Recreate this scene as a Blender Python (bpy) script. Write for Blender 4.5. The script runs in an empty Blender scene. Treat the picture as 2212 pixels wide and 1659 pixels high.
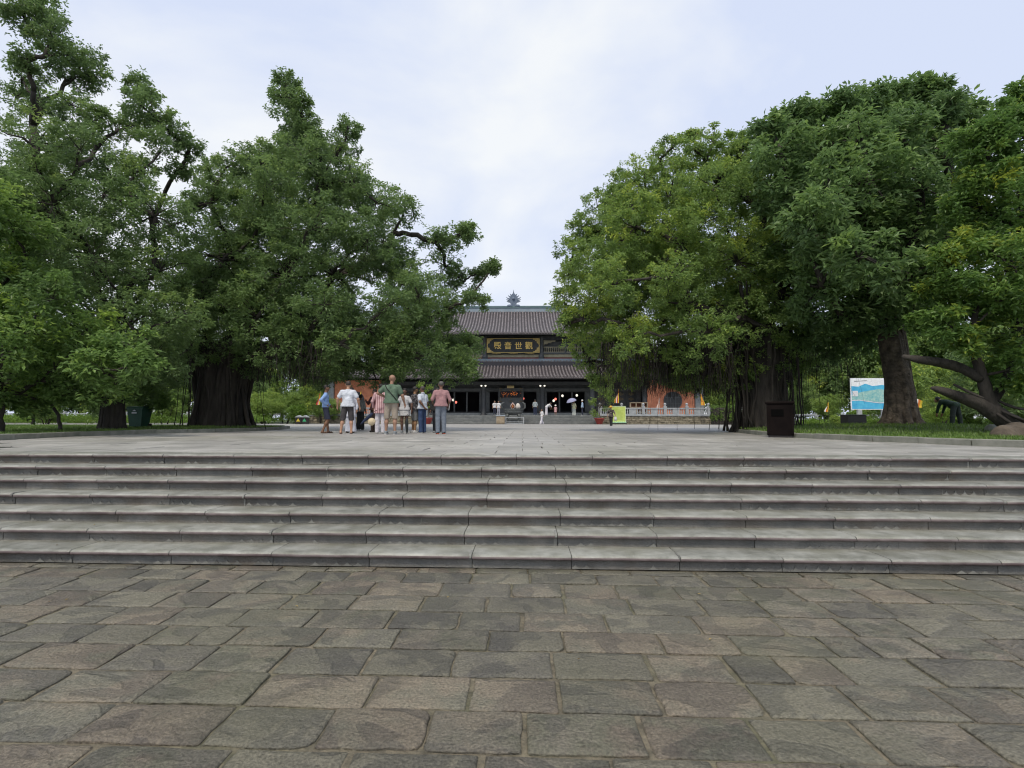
import bpy, math, random
import numpy as np
from mathutils import Vector, Matrix, Quaternion
random.seed(7); rng = np.random.default_rng(7)
sc = bpy.context.scene
R_ = math.radians
C = sc.collection

# ---------------------------------------------------------------- camera
CAM = Vector((0, 0, 1.42))
cd = bpy.data.cameras.new('camera'); cam = bpy.data.objects.new('camera', cd); C.objects.link(cam)
cd.sensor_width = 36; cd.lens = 546/1024*36; cd.shift_x = 0.0095; cd.clip_start = .05; cd.clip_end = 2000
cam.location = CAM
cam.rotation_euler = (R_(90+3.72), R_(-.1), R_(1.5))
sc.camera = cam
CAMM = cam.rotation_euler.to_matrix()

# ---------------------------------------------------------------- world: bright overcast
world = bpy.data.worlds.new('World'); sc.world = world; world.use_nodes = True
wn = world.node_tree; wn.nodes.clear()
def N(nt, t, **kw):
    n = nt.nodes.new(t)
    for k, v in kw.items():
        if k.startswith('i_'):
            n.inputs[k[2:].replace('_', ' ')].default_value = v
        else: setattr(n, k, v)
    return n
SUN_EL, SUN_AZ = 58, 200
out = N(wn, 'ShaderNodeOutputWorld')
sky = N(wn, 'ShaderNodeTexSky', sky_type='NISHITA', sun_disc=False, sun_elevation=R_(SUN_EL), sun_rotation=R_(SUN_AZ))
bg1 = N(wn, 'ShaderNodeBackground'); bg1.inputs[1].default_value = .1
wn.links.new(sky.outputs[0], bg1.inputs[0])
tc = N(wn, 'ShaderNodeTexCoord')
mp = N(wn, 'ShaderNodeMapping'); mp.inputs['Scale'].default_value = (1, 1, 1.7); mp.inputs['Location'].default_value = (.35, .2, .1)
nz = N(wn, 'ShaderNodeTexNoise'); nz.inputs['Scale'].default_value = 1.9; nz.inputs['Detail'].default_value = 7; nz.inputs['Roughness'].default_value = .52; nz.inputs['Distortion'].default_value = .35
wn.links.new(tc.outputs['Generated'], mp.inputs[0]); wn.links.new(mp.outputs[0], nz.inputs['Vector'])
rp = N(wn, 'ShaderNodeValToRGB')
rp.color_ramp.elements[0].position = .41; rp.color_ramp.elements[0].color = (.695, .77, .955, 1)
rp.color_ramp.elements[1].position = .62; rp.color_ramp.elements[1].color = (.93, .955, .98, 1)
wn.links.new(nz.outputs[0], rp.inputs[0])
bg2 = N(wn, 'ShaderNodeBackground'); bg2.inputs[1].default_value = .625
wn.links.new(rp.outputs[0], bg2.inputs[0])
mx = N(wn, 'ShaderNodeMixShader'); mx.inputs[0].default_value = .93
wn.links.new(bg1.outputs[0], mx.inputs[1]); wn.links.new(bg2.outputs[0], mx.inputs[2]); wn.links.new(mx.outputs[0], out.inputs[0])
sl = bpy.data.lights.new('sun', 'SUN'); sl.energy = 1.5; sl.angle = R_(12); sl.color = (1, .90, .74)
so = bpy.data.objects.new('sun', sl); C.objects.link(so)
# direction to the sun
_az = R_(SUN_AZ); _el = R_(SUN_EL)
sdir = Vector((math.sin(_az)*math.cos(_el), math.cos(_az)*math.cos(_el), math.sin(_el)))
so.rotation_euler = sdir.to_track_quat('Z', 'Y').to_euler()
sc.view_settings.view_transform = 'Standard'; sc.view_settings.look = 'None'
sc.view_settings.exposure = 0.72; sc.view_settings.gamma = 1; sc.view_settings.use_curve_mapping = False
sc.render.engine = 'CYCLES'
cy = sc.cycles; cy.use_denoising = True; cy.max_bounces = 6; cy.diffuse_bounces = 5; cy.glossy_bounces = 2; cy.transmission_bounces = 3; cy.transparent_max_bounces = 4
cy.pixel_filter_type = 'BLACKMAN_HARRIS'; cy.filter_width = 1.15; cy.use_adaptive_sampling = True; cy.adaptive_threshold = .02

# ---------------------------------------------------------------- helpers
def at(px, py, Y):
    """world point at depth plane y=Y seen at (px,py) of the 2212x1659 view of the photograph"""
    f = 546.0*2212/1024
    v = Vector(((px-1106+cd.shift_x*2212)/f, -(py-829.5)/f, -1))
    d = CAMM @ v
    return CAM + d*(Y/d.y)
def ppm(Y): return 1179.5/Y
Z0 = .9345                      # level of the upper plaza

def tag(o, label=None, cat=None, group=None, kind=None):
    if label: o['label'] = label
    if cat: o['category'] = cat
    if group: o['group'] = group
    if kind: o['kind'] = kind
    return o
def empty(name, loc=(0, 0, 0), rz=0):
    o = bpy.data.objects.new(name, None); C.objects.link(o); o.location = loc; o.rotation_euler = (0, 0, rz)
    o.empty_display_size = .2
    return o
def mesh_np(name, V, F, mats, mi=None, smooth=False):
    """V (n,3), F (m,k) uniform faces, fast"""
    me = bpy.data.meshes.new(name)
    V = np.asarray(V, np.float32); F = np.asarray(F, np.int32)
    me.vertices.add(len(V)); me.vertices.foreach_set('co', V.ravel())
    k = F.shape[1]
    me.loops.add(F.size); me.loops.foreach_set('vertex_index', F.ravel())
    me.polygons.add(len(F)); me.polygons.foreach_set('loop_start', np.arange(len(F), dtype=np.int32)*k)
    if mi is not None: me.polygons.foreach_set('material_index', np.asarray(mi, np.int32))
    me.polygons.foreach_set('use_smooth', np.full(len(F), smooth))
    for m in mats: me.materials.append(m)
    me.update(calc_edges=True)
    return me
def link(name, me, parent=None, loc=None):
    o = bpy.data.objects.new(name, me); C.objects.link(o)
    if parent is not None: o.parent = parent
    if loc is not None: o.location = loc
    return o
class MB:
    def __init__(s): s.v = []; s.f = []; s.m = []; s.s = []
    def add(s, vs, fs, mat=0, smooth=False):
        b = len(s.v); s.v += [tuple(v) for v in vs]
        for f in fs: s.f.append(tuple(i+b for i in f)); s.m.append(mat); s.s.append(smooth)
    def box(s, x0, x1, y0, y1, z0, z1, mat=0, bev=0):
        if bev:
            b = bev; vs = []
            for z, i in ((z0, b), (z0+b, 0), (z1-b, 0), (z1, b)):
                vs += [(x0+i, y0+i, z), (x1-i, y0+i, z), (x1-i, y1-i, z), (x0+i, y1-i, z)]
            fs = [(3, 2, 1, 0), (12, 13, 14, 15)]
            for r in range(3):
                for k in range(4):
                    a = r*4+k; c = r*4+(k+1) % 4; fs.append((a, c, c+4, a+4))
            s.add(vs, fs, mat); return
        s.add([(x0, y0, z0), (x1, y0, z0), (x1, y1, z0), (x0, y1, z0), (x0, y0, z1), (x1, y0, z1), (x1, y1, z1), (x0, y1, z1)],
              [(3, 2, 1, 0), (4, 5, 6, 7), (0, 1, 5, 4), (1, 2, 6, 5), (2, 3, 7, 6), (3, 0, 4, 7)], mat)
    def tube(s, pts, rad, n=6, mat=0, cap=True, smooth=True, rough=0, sub=1):
        pts = [Vector(p) for p in pts]
        if not hasattr(rad, '__len__'): rad = [rad]*len(pts)
        if sub > 1:
            q = [pts[0]+(pts[0]-pts[1])]+pts+[pts[-1]+(pts[-1]-pts[-2])]; np_ = []; nr = []
            for i in range(len(pts)-1):
                for j in range(sub):
                    t = j/sub; a, b_, c, d = q[i:i+4]
                    np_.append(.5*((2*b_)+(c-a)*t+(2*a-5*b_+4*c-d)*t*t+(3*b_-a-3*c+d)*t**3)); nr.append(rad[i]*(1-t)+rad[i+1]*t)
            pts = np_+[pts[-1]]; rad = nr+[rad[-1]]
        if rough: rad = [x*(1+rough*.6*math.sin(i*2.3+x*40)*random.uniform(.3, 1)) for i, x in enumerate(rad)]
        t0 = (pts[1]-pts[0]).normalized()
        ref = Vector((0, 0, 1)) if abs(t0.z) < .9 else Vector((1, 0, 0))
        u = t0.cross(ref).normalized(); vs = []
        for i, p in enumerate(pts):
            t = (pts[min(i+1, len(pts)-1)]-pts[max(i-1, 0)])
            if t.length < 1e-9: t = t0
            t = t.normalized(); u = (u-t*u.dot(t)).normalized(); w = t.cross(u)
            for k in range(n):
                a = 2*math.pi*k/n; rq_ = rad[i]*(1+(rough*(.7*math.sin(3*a+i*.35)+random.uniform(-.6, .6)) if rough else 0)); vs.append(p+(u*math.cos(a)+w*math.sin(a))*rq_)
        fs = []
        for i in range(len(pts)-1):
            for k in range(n):
                a = i*n+k; b = i*n+(k+1) % n; fs.append((a, b, b+n, a+n))
        if cap: fs.append(tuple(range(n-1, -1, -1))); fs.append(tuple((len(pts)-1)*n+k for k in range(n)))
        s.add(vs, fs, mat, smooth)
    def lathe(s, prof, c=(0, 0, 0), n=12, mat=0, smooth=True, sx=1, sy=1):
        vs = []; fs = []
        for r, z in prof:
            for k in range(n):
                a = 2*math.pi*k/n; vs.append((c[0]+r*sx*math.cos(a), c[1]+r*sy*math.sin(a), c[2]+z))
        for i in range(len(prof)-1):
            for k in range(n):
                a = i*n+k; b = i*n+(k+1) % n; fs.append((a, b, b+n, a+n))
        fs.append(tuple(range(n-1, -1, -1))); fs.append(tuple((len(prof)-1)*n+k for k in range(n)))
        s.add(vs, fs, mat, smooth)
    def prism(s, poly, axis, a, b, mat=0):
        """poly 2D list; axis 'x','y','z' is the extrusion axis from a to b"""
        def P(p, t):
            return {'x': (t, p[0], p[1]), 'y': (p[0], t, p[1]), 'z': (p[0], p[1], t)}[axis]
        n = len(poly); vs = [P(p, a) for p in poly]+[P(p, b) for p in poly]
        s.add(vs, [tuple(range(n-1, -1, -1)), tuple(range(n, 2*n))]+[(k, (k+1) % n, n+(k+1) % n, n+k) for k in range(n)], mat)
    def mesh(s, name, mats):
        me = bpy.data.meshes.new(name); me.from_pydata(s.v, [], s.f)
        for m in (mats if isinstance(mats, (list, tuple)) else [mats]): me.materials.append(m)
        me.polygons.foreach_set('material_index', s.m); me.polygons.foreach_set('use_smooth', s.s); me.update()
        return me
    def build(s, name, mats, parent=None, loc=None):
        return link(name, s.mesh(name, mats), parent, loc)
def unit(v): return v/np.maximum(np.linalg.norm(v, axis=-1, keepdims=True), 1e-9)

# ---------------------------------------------------------------- materials
def mat(name, c1, c2=None, scale=3, rough=.7, bump=0, bscale=None, metal=0, orand=0, detail=5, spec=.5, lo=.35, hi=.65, c3=None, s3=1, stretch=(1, 1, 1), emit=0, local=False, amt3=.6):
    m = bpy.data.materials.new(name); m.use_nodes = True; nt = m.node_tree; b = nt.nodes['Principled BSDF']
    b.inputs['Base Color'].default_value = (*c1, 1); b.inputs['Roughness'].default_value = rough
    b.inputs['Metallic'].default_value = metal; b.inputs['Specular IOR Level'].default_value = spec
    if emit: b.inputs['Emission Color'].default_value = (*c1, 1); b.inputs['Emission Strength'].default_value = emit
    if c2 is None and not bump and not orand: return m
    if local: src = N(nt, 'ShaderNodeTexCoord').outputs['Object']
    else: src = N(nt, 'ShaderNodeNewGeometry').outputs['Position']
    mpn = N(nt, 'ShaderNodeMapping'); mpn.inputs['Scale'].default_value = stretch; nt.links.new(src, mpn.inputs[0]); vec = mpn.outputs[0]
    col = None
    if c2 is not None:
        n = N(nt, 'ShaderNodeTexNoise'); n.inputs['Scale'].default_value = scale; n.inputs['Detail'].default_value = detail; n.inputs['Roughness'].default_value = .62
        nt.links.new(vec, n.inputs['Vector'])
        r = N(nt, 'ShaderNodeValToRGB'); r.color_ramp.elements[0].position = lo; r.color_ramp.elements[1].position = hi
        r.color_ramp.elements[0].color = (*c1, 1); r.color_ramp.elements[1].color = (*c2, 1); nt.links.new(n.outputs[0], r.inputs[0]); col = r.outputs[0]
    if c3 is not None:
        n = N(nt, 'ShaderNodeTexNoise'); n.inputs['Scale'].default_value = s3; n.inputs['Detail'].default_value = 4; nt.links.new(vec, n.inputs['Vector'])
        r = N(nt, 'ShaderNodeMapRange'); r.inputs[1].default_value = .48; r.inputs[2].default_value = .68; r.inputs[4].default_value = amt3; nt.links.new(n.outputs[0], r.inputs[0])
        mm = N(nt, 'ShaderNodeMix', data_type='RGBA'); nt.links.new(r.outputs[0], mm.inputs[0]); nt.links.new(col, mm.inputs[6]); mm.inputs[7].default_value = (*c3, 1); col = mm.outputs[2]
    if orand:
        oi = N(nt, 'ShaderNodeObjectInfo'); mr = N(nt, 'ShaderNodeMapRange'); mr.inputs[3].default_value = 1-orand; mr.inputs[4].default_value = 1+orand
        nt.links.new(oi.outputs['Random'], mr.inputs[0])
        vm = N(nt, 'ShaderNodeVectorMath', operation='SCALE')
        if col is None: vm.inputs[0].default_value = c1
        else: nt.links.new(col, vm.inputs[0])
        nt.links.new(mr.outputs[0], vm.inputs['Scale']); col = vm.outputs[0]
    if col is not None: nt.links.new(col, b.inputs['Base Color'])
    if bump:
        n = N(nt, 'ShaderNodeTexNoise'); n.inputs['Scale'].default_value = bscale or scale*4; n.inputs['Detail'].default_value = 6; nt.links.new(vec, n.inputs['Vector'])
        bn = N(nt, 'ShaderNodeBump'); bn.inputs['Strength'].default_value = 1; bn.inputs['Distance'].default_value = bump; nt.links.new(n.outputs[0], bn.inputs['Height']); nt.links.new(bn.outputs[0], b.inputs['Normal'])
    return m
def leafmat(name, cols, trans=.3, rough=.45):
    """leaf greens: cols = old leaf, mid, young leaf; the attribute tint says how young a spray is, young tones also paint in highlights"""
    m = bpy.data.materials.new(name); m.use_nodes = True; nt = m.node_tree; b = nt.nodes['Principled BSDF']; o = nt.nodes['Material Output']
    b.inputs['Roughness'].default_value = rough; b.inputs['Specular IOR Level'].default_value = .4
    at_ = N(nt, 'ShaderNodeAttribute', attribute_name='tint')
    g = N(nt, 'ShaderNodeNewGeometry')
    ma = N(nt, 'ShaderNodeMath', operation='MULTIPLY_ADD'); ma.inputs[1].default_value = .34; nt.links.new(g.outputs['Random Per Island'], ma.inputs[0]); nt.links.new(at_.outputs['Fac'], ma.inputs[2])
    r = N(nt, 'ShaderNodeValToRGB'); e = r.color_ramp.elements
    e[0].position = .1; e[0].color = (*cols[0], 1); e[1].position = 1.15 if False else 1.0; e[1].color = (*cols[2], 1)  # young end of the ramp doubles as leaf highlights put into the colour
    x = e.new(.55); x.color = (*cols[1], 1)
    nt.links.new(ma.outputs[0], r.inputs[0]); nt.links.new(r.outputs[0], b.inputs['Base Color'])
    t = N(nt, 'ShaderNodeBsdfTranslucent'); nt.links.new(r.outputs[0], t.inputs[0])
    mxs = N(nt, 'ShaderNodeMixShader'); mxs.inputs[0].default_value = trans
    nt.links.new(b.outputs[0], mxs.inputs[1]); nt.links.new(t.outputs[0], mxs.inputs[2]); nt.links.new(mxs.outputs[0], o.inputs[0])
    return m

def slabmat():
    m = bpy.data.materials.new('old_paving_slab'); m.use_nodes = True; nt = m.node_tree; b = nt.nodes['Principled BSDF']
    L = nt.links.new
    g = N(nt, 'ShaderNodeNewGeometry'); oi = N(nt, 'ShaderNodeObjectInfo')
    # shift of the grain from slab to slab
    sh = N(nt, 'ShaderNodeVectorMath', operation='MULTIPLY_ADD'); L(oi.outputs['Random'], sh.inputs[0]); sh.inputs[1].default_value = (37, 19, 51); L(g.outputs['Position'], sh.inputs[2])
    r = N(nt, 'ShaderNodeValToRGB'); r.color_ramp.interpolation = 'LINEAR'; e = r.color_ramp.elements
    e[0].position = 0; e[0].color = (.140, .132, .100, 1); e[1].position = 1; e[1].color = (.185, .160, .120, 1)
    for p, c in ((.16, (.165, .154, .116)), (.30, (.118, .110, .090)), (.44, (.145, .138, .104)), (.58, (.188, .160, .119)), (.70, (.142, .120, .092)), (.80, (.120, .117, .084)), (.9, (.160, .146, .114))):
        x = e.new(p); x.color = (*c, 1)
    n0 = N(nt, 'ShaderNodeTexNoise'); n0.inputs['Scale'].default_value = 2.2; n0.inputs['Detail'].default_value = 5; n0.inputs['Roughness'].default_value = .6; L(sh.outputs[0], n0.inputs['Vector'])
    ad = N(nt, 'ShaderNodeMath', operation='MULTIPLY_ADD'); L(n0.outputs[0], ad.inputs[0]); ad.inputs[1].default_value = .9; ad.inputs[2].default_value = -.45
    ad2 = N(nt, 'ShaderNodeMath', operation='MULTIPLY_ADD'); L(oi.outputs['Random'], ad2.inputs[0]); ad2.inputs[1].default_value = .95; L(ad.outputs[0], ad2.inputs[2])
    fr = N(nt, 'ShaderNodeMath', operation='PINGPONG'); L(ad2.outputs[0], fr.inputs[0]); fr.inputs[1].default_value = 1.0
    L(fr.outputs[0], r.inputs[0])
    vb = N(nt, 'ShaderNodeMapRange'); vb.inputs[3].default_value = .84; vb.inputs[4].default_value = 1.14
    wn_ = N(nt, 'ShaderNodeTexWhiteNoise', noise_dimensions='1D'); L(oi.outputs['Random'], wn_.inputs['W']); L(wn_.outputs['Value'], vb.inputs[0])
    vbs = N(nt, 'ShaderNodeVectorMath', operation='SCALE'); L(r.outputs[0], vbs.inputs[0]); L(vb.outputs[0], vbs.inputs['Scale'])
    # slate layers: patchy lighter film, contour edges
    n1 = N(nt, 'ShaderNodeTexNoise'); n1.inputs['Scale'].default_value = 2.2; n1.inputs['Detail'].default_value = 3; n1.inputs['Distortion'].default_value = 1.2; L(sh.outputs[0], n1.inputs['Vector'])
    mr = N(nt, 'ShaderNodeMapRange'); mr.inputs[1].default_value = .5; mr.inputs[2].default_value = .54; L(n1.outputs[0], mr.inputs[0])
    mm = N(nt, 'ShaderNodeMix', data_type='RGBA', blend_type='MULTIPLY'); L(mr.outputs[0], mm.inputs[0]); L(vbs.outputs[0], mm.inputs[6]); mm.inputs[7].default_value = (.72, .73, .76, 1)
    # fine speckle
    n2 = N(nt, 'ShaderNodeTexNoise'); n2.inputs['Scale'].default_value = 70; n2.inputs['Detail'].default_value = 4; L(g.outputs['Position'], n2.inputs['Vector'])
    m2 = N(nt, 'ShaderNodeMapRange'); m2.inputs[1].default_value = .3; m2.inputs[2].default_value = .7; m2.inputs[3].default_value = .6; m2.inputs[4].default_value = 1.4; L(n2.outputs[0], m2.inputs[0])
    vs = N(nt, 'ShaderNodeVectorMath', operation='SCALE'); L(mm.outputs[2], vs.inputs[0]); L(m2.outputs[0], vs.inputs['Scale'])
    # moss film in patches
    n3 = N(nt, 'ShaderNodeTexNoise'); n3.inputs['Scale'].default_value = .9; n3.inputs['Detail'].default_value = 5; L(g.outputs['Position'], n3.inputs['Vector'])
    m3 = N(nt, 'ShaderNodeMapRange'); m3.inputs[1].default_value = .5; m3.inputs[2].default_value = .7; m3.inputs[4].default_value = .38; L(n3.outputs[0], m3.inputs[0])
    m4 = N(nt, 'ShaderNodeMix', data_type='RGBA'); L(m3.outputs[0], m4.inputs[0]); L(vs.outputs[0], m4.inputs[6]); m4.inputs[7].default_value = (.130, .130, .080, 1)
    L(m4.outputs[2], b.inputs['Base Color']); b.inputs['Roughness'].default_value = .44
    # relief: flaked layers + grain
    n4 = N(nt, 'ShaderNodeTexNoise'); n4.inputs['Scale'].default_value = 17; n4.inputs['Detail'].default_value = 7; n4.inputs['Roughness'].default_value = .65; L(sh.outputs[0], n4.inputs['Vector'])
    h1 = N(nt, 'ShaderNodeMath', operation='MULTIPLY_ADD'); L(mr.outputs[0], h1.inputs[0]); h1.inputs[1].default_value = -.22; L(n4.outputs[0], h1.inputs[2])
    h2 = N(nt, 'ShaderNodeMath', operation='MULTIPLY_ADD'); L(n2.outputs[0], h2.inputs[0]); h2.inputs[1].default_value = .25; L(h1.outputs[0], h2.inputs[2])
    bn = N(nt, 'ShaderNodeBump'); bn.inputs['Distance'].default_value = .03; L(h2.outputs[0], bn.inputs['Height']); L(bn.outputs[0], b.inputs['Normal'])
    return m

M = {}
M['slab'] = slabmat()
M['mortar'] = mat('mossy_mortar', (.075, .068, .048), (.215, .185, .13), 14, .9, .02, 40, lo=.35, hi=.7, c3=(.09, .10, .05), s3=1.3)
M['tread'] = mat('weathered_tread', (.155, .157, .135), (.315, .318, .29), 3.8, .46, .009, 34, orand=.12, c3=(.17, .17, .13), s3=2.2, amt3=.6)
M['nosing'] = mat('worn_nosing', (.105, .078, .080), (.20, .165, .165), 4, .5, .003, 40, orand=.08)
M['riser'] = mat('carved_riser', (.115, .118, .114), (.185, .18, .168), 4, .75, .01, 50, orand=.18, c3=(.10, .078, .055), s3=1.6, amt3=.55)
M['scallop'] = mat('scallop_relief', (.24, .24, .22), (.10, .10, .095), 3, .7, .004, 60)
M['darkgap'] = mat('dark_joint', (.022, .022, .018), (.04, .042, .03), 5, .9)
M['plaza'] = mat('plaza_stone', (.27, .265, .25), (.40, .39, .37), 1.6, .42, .006, 22, orand=.16, c3=(.24, .235, .19), s3=.16, amt3=.7)
M['plazafar'] = mat('plaza_stone_far', (.28, .275, .265), (.39, .38, .365), .5, .45, .02, 3, c3=(.22, .215, .185), s3=.1)
M['kerb'] = mat('kerb_stone', (.16, .17, .14), (.25, .25, .22), 3, .75, .006, 30, orand=.1)
M['soil'] = mat('lawn_soil', (.05, .07, .022), (.08, .115, .03), 1.5, .95, .02, 12)
M['grass'] = leafmat('grass_blade', ((0.075, 0.130, 0.030), (0.120, 0.210, 0.040), (0.200, 0.300, 0.060)), 0.3, 0.42)
M['brightgrass'] = leafmat('ground_cover_leaf', ((.09, .17, .02), (.15, .26, .035), (.25, .36, .07)), .35)
M['leafA'] = leafmat('banyan_leaf', ((0.120, 0.190, 0.080), (0.195, 0.300, 0.100), (0.350, 0.460, 0.120)), 0.46, 0.42)
M['leafB'] = leafmat('broad_leaf', ((0.115, 0.195, 0.060), (0.190, 0.310, 0.085), (0.360, 0.500, 0.090)), 0.46, 0.42)
M['leafC'] = leafmat('right_banyan_leaf', ((.145, .230, .078), (.250, .370, .095), (.50, .58, .10)), 0.46, 0.42)
M['leafD'] = leafmat('almond_leaf', ((0.112, 0.188, 0.080), (0.185, 0.295, 0.102), (0.300, 0.440, 0.110)), 0.46, 0.42)
M['leafE'] = leafmat('yellow_tip_leaf', ((0.115, 0.215, 0.060), (0.190, 0.315, 0.070), (0.550, 0.570, 0.070)), 0.46, 0.42)
M['leafF'] = leafmat('background_leaf', ((0.110, 0.180, 0.060), (0.180, 0.285, 0.070), (0.300, 0.400, 0.085)), 0.44, 0.42)
M['bark'] = mat('banyan_bark', (.020, .017, .015), (.060, .052, .044), 3, .9, .05, 14, stretch=(1, 1, .25))
M['barkD'] = mat('spotted_bark', (.035, .028, .022), (.13, .105, .08), 5, .9, .09, 9, c3=(.035, .03, .025), s3=2)
M['root'] = mat('aerial_root', (.016, .014, .012), (.040, .034, .028), 6, .9)
M['rock'] = mat('brown_rock', (.06, .048, .038), (.13, .105, .08), 2.5, .9, .08, 5)
# ================================================================ THE SETTING
# ---- lower court: one ground sheet with individually laid slabs
def grid_sheet(name, x0, x1, y0, y1, z, m, kind='structure', parent=None):
    b = MB(); b.add([(x0, y0, z), (x1, y0, z), (x1, y1, z), (x0, y1, z)], [(0, 1, 2, 3)]); o = b.build(name, m, parent)
    if kind: tag(o, kind=kind)
    return o
court = grid_sheet('courtyard', -60, 60, -40, 5.75, -.013, M['mortar'])
def slab_mesh(w, d, seed):
    r = random.Random(seed); b = MB(); pts = []
    cut = [r.uniform(.006, .022) if r.random() < .82 else r.uniform(.03, .08) for _ in range(4)]
    base = []
    for i, (cx, cyy, dx, dy) in enumerate(((0, 0, 1, 1), (w, 0, -1, 1), (w, d, -1, -1), (0, d, 1, -1))):
        c = min(cut[i], d*.25)
        a1 = (cx+dx*c, cyy); a2 = (cx, cyy+dy*c*.8); mid = (cx+dx*c*.28, cyy+dy*c*.26)
        base.append([a2, mid, a1] if i % 2 == 0 else [a1, mid, a2])
    for i in range(4):
        pts += base[i]; a = base[i][-1]; c = base[(i+1) % 4][0]
        k = 3 if i % 2 == 0 else 2
        for j in range(1, k+1):
            t = j/(k+1); pts.append((a[0]+(c[0]-a[0])*t+r.uniform(-1, 1)*.006, a[1]+(c[1]-a[1])*t+r.uniform(-1, 1)*.007))
    n = len(pts); cx, cyy = w/2, d/2
    def ring(s, z, j=0): return [(p[0]+(cx-p[0])*s/ w*2, p[1]+(cyy-p[1])*s/d*2, z+r.uniform(-j, j)) for p in pts]
    tl = [r.uniform(-.008, .008) for _ in range(3)]
    def tz(vs): return [(x, y, z+tl[0]*.5+tl[1]*(x-cx)+tl[2]*(y-cyy)*2) for x, y, z in vs]
    vs = ring(0, -.04)+tz(ring(.001, -.007, .002))+tz(ring(.012, -.0015, .0018))+tz(ring(.04, .001, .0015))
    fs = []
    for q in range(3):
        for k in range(n): a = q*n+k; c = q*n+(k+1) % n; fs.append((a, c, c+n, a+n))
    fs.append(tuple(range(3*n, 4*n)))
    b.add(vs, fs, 0); b.s = [i >= n*1 and i < 3*n for i in range(len(fs))]
    return b.mesh('paving_slab', M['slab'])
y = 5.30+.02; row = 0; rr = random.Random(11)
k = 0
while y > 1.25:
    d = rr.uniform(.31, .38)
    if row == 0: d = .16
    y -= d
    half = min(6.6, 3.2+y*.78)
    x = -half-rr.uniform(0, .5)
    while x < half:
        w = rr.uniform(.42, .62)
        if rr.random() < .12 and w > .5:
            w0 = w*rr.uniform(.35, .6); me = slab_mesh(w0-.006, d-.012, 5000+k); o = link('paving_slab', me, court, (x, y, rr.uniform(-.002, .003))); x += w0; w -= w0
        me = slab_mesh(w-rr.choice((.009, .012, .017, .026)), d-rr.uniform(.009, .016), 1000+k); k += 1
        o = link('paving_slab', me, court, (x, y+rr.uniform(-.004, .004), rr.uniform(-.002, .003))); o.rotation_euler = (0, 0, rr.uniform(-.012, .012))
        x += w
    row += 1
# ---- stairs
RI, TR, YS = .1335, .352, 5.30
core = MB()
prof = [(YS+.07, -.05)]
for i in range(7):
    yy = YS+.07+i*TR; prof += [(yy, i*RI-.05), (yy, (i+1)*RI-.03)]
prof += [(YS+.07+7*TR, 7*RI-.03), (YS+.07+7*TR, -.05)]
pp = []
for p in prof:
    if not pp or (abs(p[0]-pp[-1][0])+abs(p[1]-pp[-1][1])) > 1e-6: pp.append(p)
core.prism([(a, b) for a, b in pp], 'x', -30, 30)
stairs = core.build('stairs', M['darkgap']); tag(stairs, kind='structure')
def step_stone(L, seed, last=False):
    r = random.Random(seed); b = MB()
    prof = [(.034, -.002), (.034, .076), (.012, .082), (-.008, .088), (-.014, .100), (-.011, .114), (-.002, .124), (.014, .132), (.05, .133)]
    back = .45 if last else .40
    chips = [r.uniform(0, L) for _ in range(3)]
    xs = [0, .006]+[L*(j+r.uniform(-.2, .2))/6 for j in range(1, 6)]+[L-.006, L]
    wob = [r.uniform(-.0025, .0025) for _ in xs]
    cols = []
    for i, x in enumerate(xs):
        e = .004 if i in (0, len(xs)-1) else 0
        cols.append([(x, p[0]+e+(wob[i] if q > 1 else 0), p[1]-(e if q > 3 else 0)+(wob[i]*.6 if q > 3 else 0)) for q, p in enumerate(prof)]+[(x, back, .133-e), (x, back, -.002)])
    n = len(cols[0]); vs = [v for c in cols for v in c]; fs = []; ms = []
    for i in range(len(cols)-1):
        for q in range(n-1):
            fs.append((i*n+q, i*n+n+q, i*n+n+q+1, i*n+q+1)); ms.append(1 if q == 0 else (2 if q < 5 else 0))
    fs.append(tuple(range(n))); ms.append(1); fs.append(tuple(reversed(range((len(cols)-1)*n, len(cols)*n)))); ms.append(1)
    b.add(vs, fs); b.m = ms; b.s = [(k_ % (n-1)) in (1, 2, 3, 4, 5, 6) and k_ < (len(cols)-1)*(n-1) for k_ in range(len(ms))]
    if r.random() < .7:
        nsc = int(L/.105); s0 = (L-nsc*.105)/2
        h = r.uniform(.5, .95); worn = r.random() < .7; wc = r.randrange(nsc+1)
        for j in range(nsc+1):
            if r.random() < .2 or (worn and abs(j-wc) < 3): continue
            c = s0+j*.105; pts = [(-.046, .006), (-.028, .011), (-.014, .024), (0, .060*h), (.014, .024), (.028, .011), (.046, .006), (.046, .001), (-.046, .001)]
            pts = [(max(.002, min(L-.002, c+a)), z) for a, z in pts]
            b.prism(pts, 'y', .034-.007, .0345, 3)
    for _ in range(r.choice((0, 0, 1))):        # a thin pale seam of filler
        x = r.uniform(.1, L-.1); b.add([(x, .0335, .01), (x+.006, .0335, .01), (x+.012, .0335, .07), (x+.006, .0335, .07)], [(0, 1, 2, 3)], 3)
    if r.random() < .16:      # pale filler squeezed out of a joint
        x0, x1 = L-.012-r.uniform(0, .02), L-.002; q = [(p[0]-.0015, p[1]+.0015) for p in prof]+[(.16, .1345)]
        vs = [(x0+r.uniform(-.006, .006), *p) for p in q]+[(x1, *p) for p in q]; n_ = len(q)
        b.add(vs, [(k_, k_+n_, k_+n_+1, k_+1) for k_ in range(n_-1)], 3)
    return b.mesh('step_stone', [M['tread'], M['riser'], M['nosing'], M['scallop']])
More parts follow.
